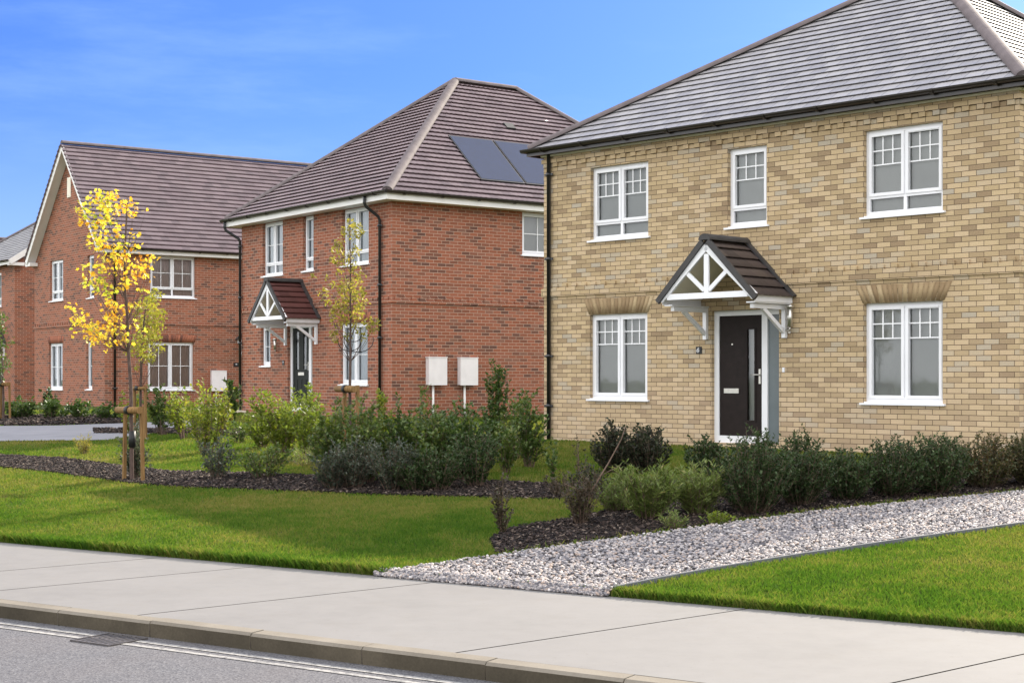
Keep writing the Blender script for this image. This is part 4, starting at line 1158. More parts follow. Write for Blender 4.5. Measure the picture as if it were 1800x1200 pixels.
def ico():
    p = (1 + 5 ** .5) / 2
    v = np.array([(-1, p, 0), (1, p, 0), (-1, -p, 0), (1, -p, 0), (0, -1, p), (0, 1, p), (0, -1, -p), (0, 1, -p), (p, 0, -1), (p, 0, 1), (-p, 0, -1), (-p, 0, 1)], float)
    f = np.array([(0, 11, 5), (0, 5, 1), (0, 1, 7), (0, 7, 10), (0, 10, 11), (1, 5, 9), (5, 11, 4), (11, 10, 2), (10, 7, 6), (7, 1, 8), (3, 9, 4), (3, 4, 2), (3, 2, 6), (3, 6, 8), (3, 8, 9), (4, 9, 5), (2, 4, 11), (6, 2, 10), (8, 6, 7), (9, 8, 1)])
    return v / np.linalg.norm(v[0]), f
IV, IF = ico()
def rotz(a):
    c, s = np.cos(a), np.sin(a); o = np.zeros_like(a); l = np.ones_like(a)
    return np.stack([np.stack([c, -s, o], 1), np.stack([s, c, o], 1), np.stack([o, o, l], 1)], 1)
def scatter(poly_, dens, margin_fn=None):
    xs = [p.x for p in poly_]; ys = [p.y for p in poly_]
    n = int((max(xs) - min(xs)) * (max(ys) - min(ys)) * dens)
    X = rng.uniform(min(xs), max(xs), n); Y = rng.uniform(min(ys), max(ys), n)
    k = inside([(p.x, p.y) for p in poly_], X, Y) & (np.abs(X) < Y * .43)
    return X[k], Y[k]
X, Y = scatter(GRAVEL, 1250)
# spill of stones onto the pavement edge and bed edge
X2, Y2 = [], []
ge = GRAVEL[0:8]
ga0, ga1 = a_of(at(1085, 1045)), a_of(at(690, 1011))
nsp = 2600; aa = rng.uniform(ga0 + .02, ga1 + .12, nsp); ss = -.045 + rng.exponential(.03, nsp)
zsp = np.clip((ss + .045) / .05, 0, 1) * .045
spX = aa * AL_.x + ss * NM_.x; spY = BACK + aa * AL_.y + ss * NM_.y
X = np.concatenate([X, spX]); Y = np.concatenate([Y, spY])
lift_ = np.concatenate([np.full(len(X) - nsp, .05), zsp + .006])
n = len(X)
sc3 = np.stack([rng.uniform(.012, .024, n), rng.uniform(.009, .017, n), rng.uniform(.007, .013, n)], 1)
V = IV[None] * (1 + rng.uniform(-.22, .22, (n, 12, 1))) * sc3[:, None, :]
tl = rng.uniform(-.5, .5, n)
ct, st = np.cos(tl), np.sin(tl)
V = np.stack([V[..., 0] * ct[:, None] - V[..., 2] * st[:, None], V[..., 1], V[..., 0] * st[:, None] + V[..., 2] * ct[:, None]], 2)
V = np.einsum('nij,nkj->nki', rotz(rng.uniform(0, 6.3, n)), V)
V += np.stack([X, Y, zga(X, Y) + lift_ + rng.uniform(0, .014, n)], 1)[:, None]
me = np_mesh('gravel', V.reshape(-1, 3), (IF[None] + np.arange(n)[:, None, None] * 12).reshape(-1, 3), M['pebble'], {'rnd': np.repeat(rng.uniform(0, 1, n), 12)}, smooth=True)
tag(link_mesh('gravel', me), kind='stuff')

for bed, dens, sz in ((BED_A, 900, 1.0), (BED_B, 1100, .8), (BED_C, 300, 1.4), (BED_D, 120, 1.8)):
    X, Y = scatter(bed, dens); n = len(X)
    bx = np.array([(-1, -1, -1), (1, -1, -1), (1, 1, -1), (-1, 1, -1), (-.8, -.7, 1), (.7, -.8, 1), (.8, .7, 1), (-.7, .8, 1)], float)
    bf = np.array([(0, 3, 2, 1), (4, 5, 6, 7), (0, 1, 5, 4), (1, 2, 6, 5), (2, 3, 7, 6), (3, 0, 4, 7)])
    sc3 = np.stack([rng.uniform(.012, .035, n), rng.uniform(.006, .014, n), rng.uniform(.003, .007, n)], 1) * sz
    V = bx[None] * sc3[:, None] * (1 + rng.uniform(-.2, .2, (n, 8, 1)))
    tl = rng.uniform(-.6, .6, n); ct, st = np.cos(tl)[:, None], np.sin(tl)[:, None]
    V = np.stack([V[..., 0] * ct - V[..., 2] * st, V[..., 1], V[..., 0] * st + V[..., 2] * ct], 2)
    tl = rng.uniform(-.6, .6, n); ct, st = np.cos(tl)[:, None], np.sin(tl)[:, None]
    V = np.stack([V[..., 0], V[..., 1] * ct - V[..., 2] * st, V[..., 1] * st + V[..., 2] * ct], 2)
    V = np.einsum('nij,nkj->nki', rotz(rng.uniform(0, 6.3, n)), V)
    V += np.stack([X, Y, zga(X, Y) + .048 + rng.uniform(0, .02, n) * sz], 1)[:, None]
    me = np_mesh('bark_mulch', V.reshape(-1, 3), (bf[None] + np.arange(n)[:, None, None] * 8).reshape(-1, 4), M['chip'], {'rnd': np.repeat(rng.uniform(0, 1, n) ** 1.3, 8)})
    tag(link_mesh('bark_mulch', me), kind='stuff')

# ------------------------------------------------------------------ foliage
LEAF = {
    'oval': (np.array([(0, 0, 0), (.45, .27, .06), (1, 0, -.04), (.45, -.27, .06)]), np.array([(0, 1, 2), (0, 2, 3)])),
    'narrow': (np.array([(0, 0, 0), (.45, .10, .02), (1, 0, -.03), (.45, -.10, .02)]), np.array([(0, 1, 2), (0, 2, 3)])),
    'maple': (np.array([(0, 0, 0), (.18, .34, .05), (.42, .22, .02), (.58, .50, -.04), (.68, .20, 0), (1.0, 0, -.06), (.68, -.20, 0), (.58, -.50, -.04), (.42, -.22, .02), (.18, -.34, .05), (.45, 0, .03)]),
              np.array([(10, 0, 9), (10, 9, 8), (10, 8, 7), (10, 7, 6), (10, 6, 5), (10, 5, 4), (10, 4, 3), (10, 3, 2), (10, 2, 1), (10, 1, 0)])),
}
def leaf_mesh(name, pos, dirs, size, shape, mat, rnd, flop=.5):
    pos = np.asarray(pos, float); d = np.asarray(dirs, float); n = len(pos)
    d = d / (np.linalg.norm(d, axis=1, keepdims=True) + 1e-9)
    up = np.array([0, 0, 1.0]) + rng.normal(0, flop, (n, 3))
    b = np.cross(up, d); b /= np.linalg.norm(b, axis=1, keepdims=True) + 1e-9
    c = np.cross(d, b)
    lv, lf = LEAF[shape]
    V = pos[:, None] + size[:, None, None] * (lv[None, :, 0:1] * d[:, None] + lv[None, :, 1:2] * b[:, None] + lv[None, :, 2:3] * c[:, None])
    k = len(lv)
    return np_mesh(name, V.reshape(-1, 3), (lf[None] + np.arange(n)[:, None, None] * k).reshape(-1, 3), mat, {'rnd': np.repeat(rnd, k)})

def bez(p0, p1, p2, n):
    t = np.linspace(0, 1, n)[:, None]
    return (1 - t) ** 2 * p0 + 2 * t * (1 - t) * p1 + t ** 2 * p2
def stems_mesh(name, paths, mat):
    V = []; Fc = []
    for pts, r0, r1 in paths:
        n = len(pts)
        for i, p in enumerate(pts):
            r = r0 + (r1 - r0) * i / (n - 1)
            for k in range(3):
                a = 2.094 * k + .4
                V.append((p[0] + r * math.cos(a), p[1] + r * math.sin(a), p[2]))
        b = len(V) - n * 3
        for i in range(n - 1):
            for k in range(3):
                j = (k + 1) % 3; Fc.append((b + i * 3 + k, b + i * 3 + j, b + i * 3 + 3 + j, b + i * 3 + 3 + k))
    return np_mesh(name, np.array(V), np.array(Fc), mat, smooth=True)

def shrub(name, label, cat, base, w, h, mat, n=22, leaf=.045, shape='oval', habit='upright', dens=26, group=None, twigs=5, dep=None, bare=.12, rb=(0, 1), stem='twig'):
    """multi-stemmed plant grown from its base: stems, side twigs, leaves along them"""
    root = empty(name, (base[0], base[1], base[2]), 0, label, cat, group)
    dep = dep or w
    paths = []; lp = []; ld = []
    w *= 1.08; h *= 1.08; leaf *= 1.15; n = int(n * 1.35)
    for i in range(n):
        a = rng.uniform(0, 2 * math.pi); q = math.sqrt(rng.uniform(0, 1))
        ex, ey = math.cos(a) * q * w / 2, math.sin(a) * q * dep / 2
        if habit == 'upright': hz = h * rng.uniform(.5, 1.14) * (1 - .28 * q); ex *= .95; ey *= .95; bow = .25
        elif habit == 'mound': hz = h * math.sqrt(max(.05, 1 - .82 * q * q)) * rng.uniform(.78, 1.03); bow = .7
        elif habit == 'spread': hz = h * rng.uniform(.5, 1.0) * (1 - .15 * q); bow = .5
        else: hz = h * rng.uniform(.45, 1); bow = .4
        p0 = np.array([ex * .22, ey * .22, -.02]); p2 = np.array([ex, ey, hz])
        p1 = np.array([ex * (.3 + bow * .7), ey * (.3 + bow * .7), hz * (.55 if habit != 'mound' else .5)]) + rng.normal(0, .04 * w, 3) * np.array([1, 1, .2])
        L = np.linalg.norm(p2 - p0); k = max(4, int(L / .09) + 2)
        pts = bez(p0, p1, p2, k); paths.append((pts, .004 + .004 * h, .0015))
        segs = [(pts, bare)]
        for _ in range(twigs):
            t = rng.uniform(.18, .92); ii = min(k - 2, int(t * (k - 1))); s0 = pts[ii] + (pts[ii + 1] - pts[ii]) * rng.uniform()
            dr = (pts[ii + 1] - pts[ii]); dr = dr / np.linalg.norm(dr)
            oa = rng.uniform(0, 6.28); off = np.array([math.cos(oa), math.sin(oa), rng.uniform(-.1, .7)])
            tl_ = h * rng.uniform(.10, .26) * (1.1 - .5 * t)
            e = s0 + (dr * .7 + off * .8) * tl_; mid = s0 + (dr * .3 + off * .6) * tl_
            tp_ = bez(s0, mid, e, 4); paths.append((tp_, .0022, .001)); segs.append((tp_, .05))
        for pts_, br in segs:
            Ls = np.linalg.norm(np.diff(pts_, axis=0), axis=1).sum(); nl = max(2, int(Ls * dens * (2.2 if habit == 'upright' else 1.75)))
            tt = rng.uniform(br, 1.0, nl); f = tt * (len(pts_) - 1); i0 = np.minimum(f.astype(int), len(pts_) - 2); fr_ = (f - i0)[:, None]
            pp = pts_[i0] * (1 - fr_) + pts_[i0 + 1] * fr_; dd = pts_[i0 + 1] - pts_[i0]; dd = dd / (np.linalg.norm(dd, axis=1, keepdims=True) + 1e-9)
            oa = rng.uniform(0, 6.28, nl); out = np.stack([np.cos(oa), np.sin(oa), rng.uniform(-.25, .5, nl)], 1)
            mixd = .75 if habit == 'feather' else .45
            lp.append(pp); ld.append(dd * mixd + out * (1 - mixd))
    lp = np.concatenate(lp); ld = np.concatenate(ld); nl = len(lp)
    sz = leaf * rng.uniform(.65, 1.2, nl)
    hh = np.clip(lp[:, 2] / h, 0, 1)
    rn = np.clip(rng.normal(.45, .25, nl) + .12 * (hh - .5), 0, 1) * (rb[1] - rb[0]) + rb[0]
    link_mesh('stems', stems_mesh('stems', paths, M[stem]), root)
    link_mesh('foliage', leaf_mesh('foliage', lp, ld, sz, shape, mat, rn), root)
    return root

def tree(name, label, base, Y, trunk_px, clusters, mat, leaf, shape, dens, rtrunk, top_px, group=None, spread=.5, limbs=True, up_from=.35, rfun=None):
    """young standard tree: tapered trunk, limbs reaching each leaf clump, leaves in clumps of their own depth"""
    sc_ = F / Y
    root = empty(name, base, 0, label, 'tree', group)
    def loc(px, py, dy=0.0): return np.array([(px - 900) / F * (Y) - base[0], dy, CAM_H - (py - HZ) / sc_ - base[2]])
    tp = [loc(*p) for p in trunk_px]
    m = MB(); k = len(tp)
    m.tube([(0, 0, -.05)] + [tuple(p) for p in tp], [rtrunk * 1.15] + [rtrunk * (1 - .8 * (i / (k - 1)) ** 1.1) for i in range(k)], 8)
    tarr = np.array(tp); lp = []; ld = []; rn = []
    for c in clusters:
        px, py, pr = c[:3]
        dy = rng.uniform(-1, 1) * spread
        cpos = loc(px, py, dy); r = 1.2 * pr / sc_
        # limb from the trunk, leaving it lower down
        dist = abs(cpos[0] - np.interp(cpos[2], tarr[:, 2], tarr[:, 0])) + abs(dy)
        zstart = cpos[2] - .35 - .8 * dist
        zstart = max(zstart, tarr[0, 2] + (tarr[-1, 2] - tarr[0, 2]) * up_from); zstart = min(zstart, tarr[-1, 2] - .05)
        s0 = np.array([np.interp(zstart, tarr[:, 2], tarr[:, i]) for i in range(3)])
        mid = s0 * .45 + cpos * .55 + np.array([(cpos[0] - s0[0]) * .15, (cpos[1] - s0[1]) * .15, -.04])
        bp = bez(s0, mid, cpos, 6); fr0 = (zstart - tarr[0, 2]) / (tarr[-1, 2] - tarr[0, 2])
        if limbs: m.tube([tuple(p) for p in bp], [max(.004, rtrunk * .3 * (1 - fr0)) * (1 - .75 * i / 5) for i in range(6)], 5, cap=False)
        nl = max(3, int(dens * pr * pr / 100))
        g_ = rng.normal(0, .5, (nl, 3)); ln = np.linalg.norm(g_, axis=1, keepdims=True); g_ = g_ / np.maximum(1, ln)
        pos = cpos + g_ * r * np.array([1, 1.2, 1])
        lp.append(pos); hang = np.stack([rng.normal(0, .8, nl), rng.normal(0, .8, nl), rng.uniform(-1.1, .3, nl)], 1); ld.append(hang)
        cb = rng.uniform(-.18, .18) if len(c) < 4 else c[3]
        rn.append(np.clip(rng.normal(.5 + cb, .2, nl), 0, 1))
    link_mesh('trunk', m.build('tmp', M['bark']).data, root)
    bpy.data.objects.remove(bpy.data.objects['tmp'])
    lp, ld, rn = np.concatenate(lp), np.concatenate(ld), np.concatenate(rn)
    link_mesh('crown', leaf_mesh('crown', lp, ld, leaf * rng.uniform(.65, 1.2, len(lp)), shape, mat, rn, .9), root)
    return root

def stake_frame(base, label, dx, dy, hgt, half=.24, tilt=.05, square=True, group='tree stakes', posts=2, bar=True, rad=.045):
    """two timber posts and a round cross bar with a rubber strap"""
    root = empty('tree_stake', base, 0, label, 'tree stake', group)
    d = Vector((dx, dy, 0)).normalized()
    for sgn in (-1, 1):
        m = MB(); p = d * (half * sgn)
        m.beam((p.x * 1.08, p.y * 1.08, -.1), (p.x * .92, p.y * .92, hgt + .05), .036, .044, (d.y, -d.x, 0))
        m.build('post', M['wood'], root)
    if bar:
        b = MB(); n_ = Vector((d.y, -d.x, 0)) * (.08)
        b.tube([tuple(-d * (half + .06) + n_ + Vector((0, 0, hgt))), tuple(d * (half + .06) + n_ + Vector((0, 0, hgt)))], rad, 12)
        b.build('cross_bar', M['wood'], root)
        s = MB(); 
        s.tube([tuple(-d * .035 + n_ + Vector((0, 0, hgt))), tuple(d * .035 + n_ + Vector((0, 0, hgt)))], rad + .012, 12)
        s.box(-.05, .05, -.05, .06, hgt - .02, hgt + .03)
        s.build('strap', M['black'], root)
    return root

# --- trees
b1 = at(232, 851); Y1 = b1.y
cl = [(173,343,10),(180,355,22),(195,352,16),(205,345,8),(225,358,12,-.3),(232,365,10,-.3),(248,362,8),(165,375,18,.3),(185,372,18,.3),(147,375,8),(155,390,14,-.1),(175,395,14),(190,385,12),(205,372,12,-.3),(240,378,10,-.2),(260,372,5),(165,412,16),(172,430,14),(180,418,12),(213,405,10,-.2),(228,409,9,-.1),(197,410,8),(215,425,12),(200,435,10),(233,430,10),(185,447,14),(200,455,14),(215,450,10),(230,455,16,-.25),(245,455,16,-.25),(262,452,10,-.25),(272,450,6),(148,470,8),(152,488,12,.1),(165,482,10),(160,500,10,.3),(185,470,14,.1),(190,490,14,.3),(205,475,10),(228,475,16,-.1),(250,475,14,-.1),(257,485,8),(180,505,16,.3),(195,510,14,.3),(215,500,10),(235,495,12),(180,528,12),(127,538,8,-.15),(137,545,8,.2),(148,548,7,-.2),(133,562,12,.1),(147,568,14),(160,572,12),(178,545,14,-.3),(195,545,14,-.3),(190,565,18,-.2),(175,580,14,-.1),(205,560,14,-.1),(215,575,14),(185,590,12),(160,592,12,-.1),(150,590,8),(133,587,6,-.3),(200,585,10),(215,597,10),(190,603,12),(232,570,8),(240,575,8),(232,597,8),(218,540,10),(225,535,8),(250,510,8),(245,540,8)]
tree('maple_tree', 'young maple with golden yellow autumn leaves tied to timber stakes', b1, Y1, [(232, 851), (231, 760), (230, 680), (226, 620), (224, 560), (219, 500), (220, 440), (222, 390), (224, 345)], cl, M['leaf_gold'], .064, 'maple', 12, .030, None, spread=.34, up_from=.46)
stake_frame((b1.x + .02, b1.y, b1.z), 'pale timber stakes and cross bar holding the golden maple', .72, -.69, 1.0, .215)
gd = MB(); gd.tube([(b1.x, b1.y, b1.z + .5), (b1.x + .005, b1.y, b1.z + .72)], [.05, .045], 8); gd_o = gd.build('tree_guard', M['black']); tag(gd_o, 'black plastic guard wrapped round the golden maple trunk', 'tree guard')
b2 = at(246, 775)
cl2 = [(265,515,10),(275,525,10),(255,530,14),(270,540,12),(245,545,10),(280,548,8),(262,558,16),(245,565,12),(275,570,14),(255,580,16),(272,590,12),(240,590,10),(260,600,14),(245,612,12),(262,620,12),(275,610,10),(278,625,6),(250,630,10),(236,615,8),(243,645,6)]
tree('young_tree', 'young yellow green tree partly hidden behind the golden maple', b2, b2.y, [(246, 775), (247, 700), (248, 640), (250, 590), (255, 550), (262, 512)], cl2, M['leaf_olive'], .068, 'oval', 60, .028, None, spread=.4)
stake_frame((b2.x, b2.y, b2.z), 'thin timber stakes beside the tree behind the golden maple', .9, -.44, .98, .13, bar=True, rad=.03)
b3 = at(617, 841)
cl3 = [(615,393,10),(627,398,8),(605,402,8),(622,415,10),(635,405,6),(600,430,10),(590,440,8),(612,445,10),(628,440,8),(585,455,7),(605,460,10),(622,470,10),(630,485,10),(595,475,6),(562,510,8),(573,485,5),(553,488,5),(582,498,6),(605,500,14),(625,505,14),(640,515,8),(612,520,14),(630,530,14),(600,535,12),(575,525,8),(590,550,10),(610,550,14),(632,550,12),(645,570,10),(658,565,10),(655,580,8),(600,565,10),(620,570,10),(592,585,8),(588,597,6),(610,590,8),(640,588,8)]
t3 = tree('young_tree', 'slender sapling with sparse olive leaves before the red house corner', b3, b3.y, [(615, 841), (615, 760), (615, 690), (616, 620), (616, 560), (616, 480), (615, 385)], cl3, M['leaf_sand'], .055, 'oval', 46, .026, None, spread=.25, up_from=.45)
tw = MB(); sc3_ = F / b3.y
for cx, cz, rr in ((614, 600, .16), (622, 590, .10), (630, 598, .2)):
    tw.tube([((cx - 900) / F * b3.y - b3.x + rr * math.cos(a), .05 + .05 * math.sin(a), CAM_H - (cz - HZ) / sc3_ - b3.z + rr * .8 * math.sin(a)) for a in np.linspace(math.pi * .9, math.pi * 2.1, 12)], .006, 5)
tw.build('training_wire', M['black'], t3)
stake_frame((b3.x, b3.y, b3.z), 'timber stakes and cross bar behind the shrubs holding the sapling', .55, -.83, 1.21, .2)
b4 = at(6, 740)
cl4 = [(0,548,10),(8,560,8),(-8,565,14),(4,580,10),(12,600,6),(-10,600,16),(3,610,10),(14,625,6),(0,640,12),(10,650,8),(-15,640,14),(2,662,10),(-12,530,12),(-20,580,16)]
tree('young_tree', 'dark green young tree cut off by the left edge of the photo', b4, b4.y, [(6, 740), (6, 690), (4, 640), (0, 590), (-4, 530)], cl4, M['leaf_mid'], .085, 'oval', 60, .035, None, spread=.4)
stake_frame((b4.x + .06, b4.y - .05, b4.z), 'timber stakes at the left edge beside the dark green tree', .72, -.69, .9, .22)

# --- shrubs: (name, label, base px, width px, height px, material, options)
def sh(name, label, bx, by, wpx, hpx, mat, **kw):
    b = at(bx, by); s = F / b.y
    return shrub(name, label, kw.pop('cat', 'shrub'), (b.x, b.y, b.z + .03), wpx / s, hpx / s, M[mat], **kw)
G1 = 'shrubs in the front garden beds'
sh('flowering_shrub', 'tall airy yellow green shrub left of the grey meter box', 365, 800, 95, 128, 'leaf_bright', n=22, leaf=.06, habit='spread', dens=17, twigs=5, group=G1)
sh('laurel_shrub', 'green shrub on thin bare stems under the wide side window', 285, 768, 70, 86, 'leaf_mid', n=14, leaf=.075, habit='spread', dens=17, bare=.4, group=G1)
sh('laurel_shrub', 'yellow green shrub right behind the timber stakes', 232, 765, 55, 72, 'leaf_bright', n=14, leaf=.07, habit='upright', dens=16, group=G1)
sh('laurel_shrub', 'bright shrub between tree stakes and airy yellow shrub', 325, 775, 60, 90, 'leaf_bright', n=14, leaf=.075, habit='spread', dens=15, bare=.3, group=G1)
sh('climbing_plant', 'dark leafy plant climbing beside the corner downpipe', 407, 752, 34, 80, 'leaf_mid', n=8, leaf=.10, habit='upright', dens=16, group=G1)
sh('flowering_shrub', 'orange yellow leaved shrub in front of the climbing plant', 395, 762, 42, 62, 'leaf_sand', n=9, leaf=.08, habit='spread', dens=14, group=G1)
sh('low_shrub', 'low grey green shrub on the mulch under the airy shrub', 382, 846, 72, 78, 'leaf_grey', n=18, leaf=.045, habit='spread', dens=22, group=G1)
sh('low_shrub', 'low spreading green shrub with yellow tips on the mulch', 462, 846, 100, 66, 'leaf_mid', n=24, leaf=.045, habit='spread', dens=20, rb=(.2, 1), group=G1)
sh('low_shrub', 'small pale green clump on the lit lawn strip', 540, 822, 85, 40, 'leaf_feather', n=22, leaf=.05, shape='narrow', habit='mound', dens=26, group=G1)
sh('privet_shrub', 'bright yellow green upright shrub below the green door', 500, 800, 118, 112, 'leaf_bright', n=26, leaf=.06, habit='upright', dens=24, rb=(0, .8), group=G1)
sh('privet_shrub', 'upright green shrub with one tall shoot before the door', 545, 810, 100, 130, 'leaf_bright', n=22, leaf=.058, habit='upright', dens=24, rb=(0, .6), group=G1)
sh('privet_shrub', 'leafy green shrub left of the sapling stakes', 588, 852, 76, 136, 'leaf_mid', n=24, leaf=.055, habit='upright', dens=26, rb=(.2, 1), group=G1)
sh('privet_shrub', 'yellow tinged shrub right of the sapling stakes', 648, 856, 84, 138, 'leaf_mid', n=26, leaf=.055, habit='upright', dens=26, rb=(.25, 1), group=G1)
sh('privet_shrub', 'dense dark green shrub before the red house corner', 700, 852, 84, 134, 'leaf_mid', n=28, leaf=.055, habit='upright', dens=27, rb=(0, .8), group=G1)
sh('grey_shrub', 'grey green twiggy shrub at the front of the mulch left of centre', 620, 864, 90, 95, 'leaf_grey', n=34, leaf=.04, habit='spread', dens=28, group=G1)
sh('grey_shrub', 'silvery grey shrub low in front of the dense dark shrub', 690, 868, 96, 92, 'leaf_grey', n=34, leaf=.04, habit='spread', dens=28, rb=(0, .75), group=G1)
sh('privet_shrub', 'tall dark shrub below the left of two meter boxes', 752, 852, 86, 122, 'leaf_mid', n=28, leaf=.06, habit='upright', dens=26, rb=(.25, 1), group=G1)
sh('privet_shrub', 'tall green shrub below the right of two meter boxes', 812, 850, 96, 132, 'leaf_mid', n=32, leaf=.055, habit='upright', dens=27, rb=(0, .75), group=G1)
sh('grey_shrub', 'dark low shrub on the mulch below the meter boxes', 770, 868, 110, 84, 'leaf_dark', n=34, leaf=.045, habit='spread', dens=26, rb=(.2, 1), group=G1)
sh('privet_shrub', 'shrub with two tall spires against the red side wall', 868, 800, 66, 140, 'leaf_mid', n=12, leaf=.06, habit='upright', dens=28, rb=(0, .8), group=G1)
sh('privet_shrub', 'green shrub just left of the yellow house corner', 930, 826, 72, 122, 'leaf_mid', n=16, leaf=.055, habit='upright', dens=26, rb=(.1, .9), group=G1)
sh('privet_shrub', 'thin light green shrub left of the corner shrub on the lawn', 890, 836, 56, 92, 'leaf_mid', n=11, leaf=.055, habit='upright', dens=24, rb=(.2, 1), group=G1)
sh('sapling_shoot', 'single leafy shoot rising before the black downpipe foot', 972, 858, 18, 90, 'leaf_mid', n=3, leaf=.05, habit='upright', dens=30, twigs=3, cat='plant', group=G1)
sh('sapling_shoot', 'bare thin shoots on the lawn right of the downpipe', 1020, 858, 46, 92, 'leaf_brown', n=5, leaf=.035, habit='upright', dens=14, twigs=2, cat='plant', group=G1)
sh('privet_shrub', 'loose yellow tipped shrub between corner shrub and two spires', 905, 812, 60, 112, 'leaf_mid', n=12, leaf=.05, habit='upright', dens=22, rb=(.35, 1), group=G1)
sh('privet_shrub', 'dark green shrub filling the gap under the two meter boxes', 782, 822, 80, 104, 'leaf_mid', n=22, leaf=.055, habit='upright', dens=26, rb=(0, .6), group=G1)
sh('sapling_shoot', 'tall wispy shoot left of the left meter box pipe', 733, 800, 26, 130, 'leaf_mid', n=3, leaf=.06, habit='upright', dens=26, twigs=4, rb=(.4, 1), cat='plant', group=G1)
sh('sapling_shoot', 'tall yellow green shoot right of the sapling cross bar', 672, 812, 26, 138, 'leaf_bright', n=4, leaf=.055, habit='upright', dens=30, twigs=4, cat='plant', group=G1)
sh('low_shrub', 'brownish low sprigs at the mulch end under the light lawn', 985, 880, 60, 44, 'leaf_brown', n=14, leaf=.035, habit='spread', dens=22, group=G1)
sh('low_shrub', 'small green clump at the front of the right bed', 1185, 938, 60, 34, 'leaf_feather', n=20, leaf=.045, shape='narrow', habit='spread', dens=30, group=G1)
sh('low_shrub', 'ragged yellow green weeds at the gravel edge by the dark bush', 1262, 930, 56, 26, 'leaf_bright', n=16, leaf=.035, habit='spread', dens=26, rb=(0, .7), group=G1)
sh('grey_shrub', 'low dark shrub at the left front of the dense middle planting', 588, 866, 80, 66, 'leaf_grey', n=26, leaf=.042, habit='spread', dens=26, rb=(0, .7), group=G1)
sh('grey_shrub', 'low dark green shrub between silvery shrub and meter box shrubs', 732, 869, 80, 58, 'leaf_dark', n=28, leaf=.042, habit='spread', dens=28, rb=(.2, 1), group=G1)
sh('grey_shrub', 'low dark shrub at the right front of the dense middle planting', 838, 862, 84, 104, 'leaf_dark', n=28, leaf=.045, habit='spread', dens=26, rb=(.2, 1), group=G1)
sh('privet_shrub', 'bright green shrub at the far left of the middle planting', 462, 790, 66, 70, 'leaf_bright', n=16, leaf=.06, habit='upright', dens=22, rb=(0, .7), group=G1)
sh('privet_shrub', 'tall green shrub just behind the sapling stakes', 618, 826, 84, 118, 'leaf_mid', n=22, leaf=.055, habit='upright', dens=24, rb=(.3, 1), group=G1)
sh('purple_shrub', 'dark purple green bush left under the left front window', 1082, 836, 86, 84, 'leaf_purple', n=44, leaf=.045, habit='mound', dens=32, dep=.75, group=G1)
sh('purple_shrub', 'dark purple green bush right under the left front window', 1138, 838, 78, 88, 'leaf_purple', n=44, leaf=.045, habit='mound', dens=32, dep=.75, group=G1)
tws = sh('twiggy_shrub', 'brown twiggy shrub with long bare branch pointing right', 1022, 928, 76, 100, 'leaf_brown', n=22, leaf=.035, habit='spread', dens=22, group=G1)
bb = MB(); bb.tube([(0, 0, .1), (.12, -.02, .38), (.27, .0, .62), (.40, .0, .86), (.45, 0, 1.02)], [.010, .009, .007, .005, .003], 6); bb.tube([(.17, 0, .48), (.30, .02, .55), (.40, .02, .6)], [.005, .004, .002], 5); bb.tube([(.08, 0, .30), (-.05, 0, .36), (-.18, 0, .42)], [.006, .005, .002], 5)
bb.build('bare_branch', M['twig'], tws)
sh('twiggy_shrub', 'dark red brown leafed bush behind the long bare branch', 1035, 880, 74, 60, 'leaf_purple', n=26, leaf=.035, habit='mound', dens=26, group=G1)
sh('sapling_shoot', 'short dark sprig at the left tip of the bark bed', 884, 945, 34, 92, 'leaf_brown', n=9, leaf=.032, habit='upright', dens=34, cat='plant', group=G1)
sh('lavender_clump', 'feathery light green clump nearest the bare branch', 1140, 920, 108, 100, 'leaf_feather', n=52, leaf=.06, shape='narrow', habit='spread', dens=44, twigs=6, group=G1)
sh('lavender_clump', 'feathery olive clump beside the large dark bush', 1225, 912, 96, 92, 'leaf_feather', n=46, leaf=.06, shape='narrow', habit='spread', dens=42, twigs=6, rb=(.25, 1), group=G1)
sh('green_groundcover', 'soft green low growth behind the bare branch', 1085, 905, 80, 60, 'leaf_feather', n=40, leaf=.045, shape='narrow', habit='mound', dens=38, rb=(0, .6), group=G1)
sh('hedge_shrub', 'compact dark bush left of the front door foot', 1240, 842, 74, 70, 'leaf_dark', n=40, leaf=.042, habit='mound', dens=34, dep=.8, group=G1)
sh('hedge_shrub', 'large dark green bush in front of the brown door', 1325, 908, 140, 142, 'leaf_dark', n=100, leaf=.033, habit='mound', dens=40, dep=1.2, rb=(.1, 1), group=G1)
sh('hedge_shrub', 'dark green bush right of the large door bush', 1405, 894, 104, 126, 'leaf_dark', n=84, leaf=.033, habit='mound', dens=40, dep=1.0, rb=(.1, 1), group=G1)
sh('hedge_shrub', 'small rounded dark bush beside a gap of lawn', 1490, 884, 100, 84, 'leaf_dark', n=58, leaf=.038, habit='mound', dens=36, dep=.9, rb=(.15, 1), group=G1)
sh('hedge_shrub', 'wide dark bush under the right front window', 1568, 878, 120, 102, 'leaf_dark', n=84, leaf=.033, habit='mound', dens=40, dep=1.0, group=G1)
sh('hedge_shrub', 'tall dark bush right of the window bush', 1645, 872, 110, 104, 'leaf_dark', n=84, leaf=.033, habit='mound', dens=40, dep=1.0, rb=(.1, 1), group=G1)
sh('hedge_shrub', 'rusty topped bush near the right edge by gravel', 1730, 862, 110, 90, 'leaf_rust', n=84, leaf=.033, habit='mound', dens=40, dep=.9, group=G1)
sh('hedge_shrub', 'dark rusty bush cut off by the right edge', 1812, 858, 110, 92, 'leaf_rust', n=84, leaf=.033, habit='mound', dens=40, dep=.9, rb=(0, .8), group=G1)
sh('hedge_shrub', 'last bush beyond the right edge of the gravel bed', 1900, 850, 110, 92, 'leaf_dark', n=50, leaf=.042, habit='mound', dens=32, dep=.9, group=G1) if False else None
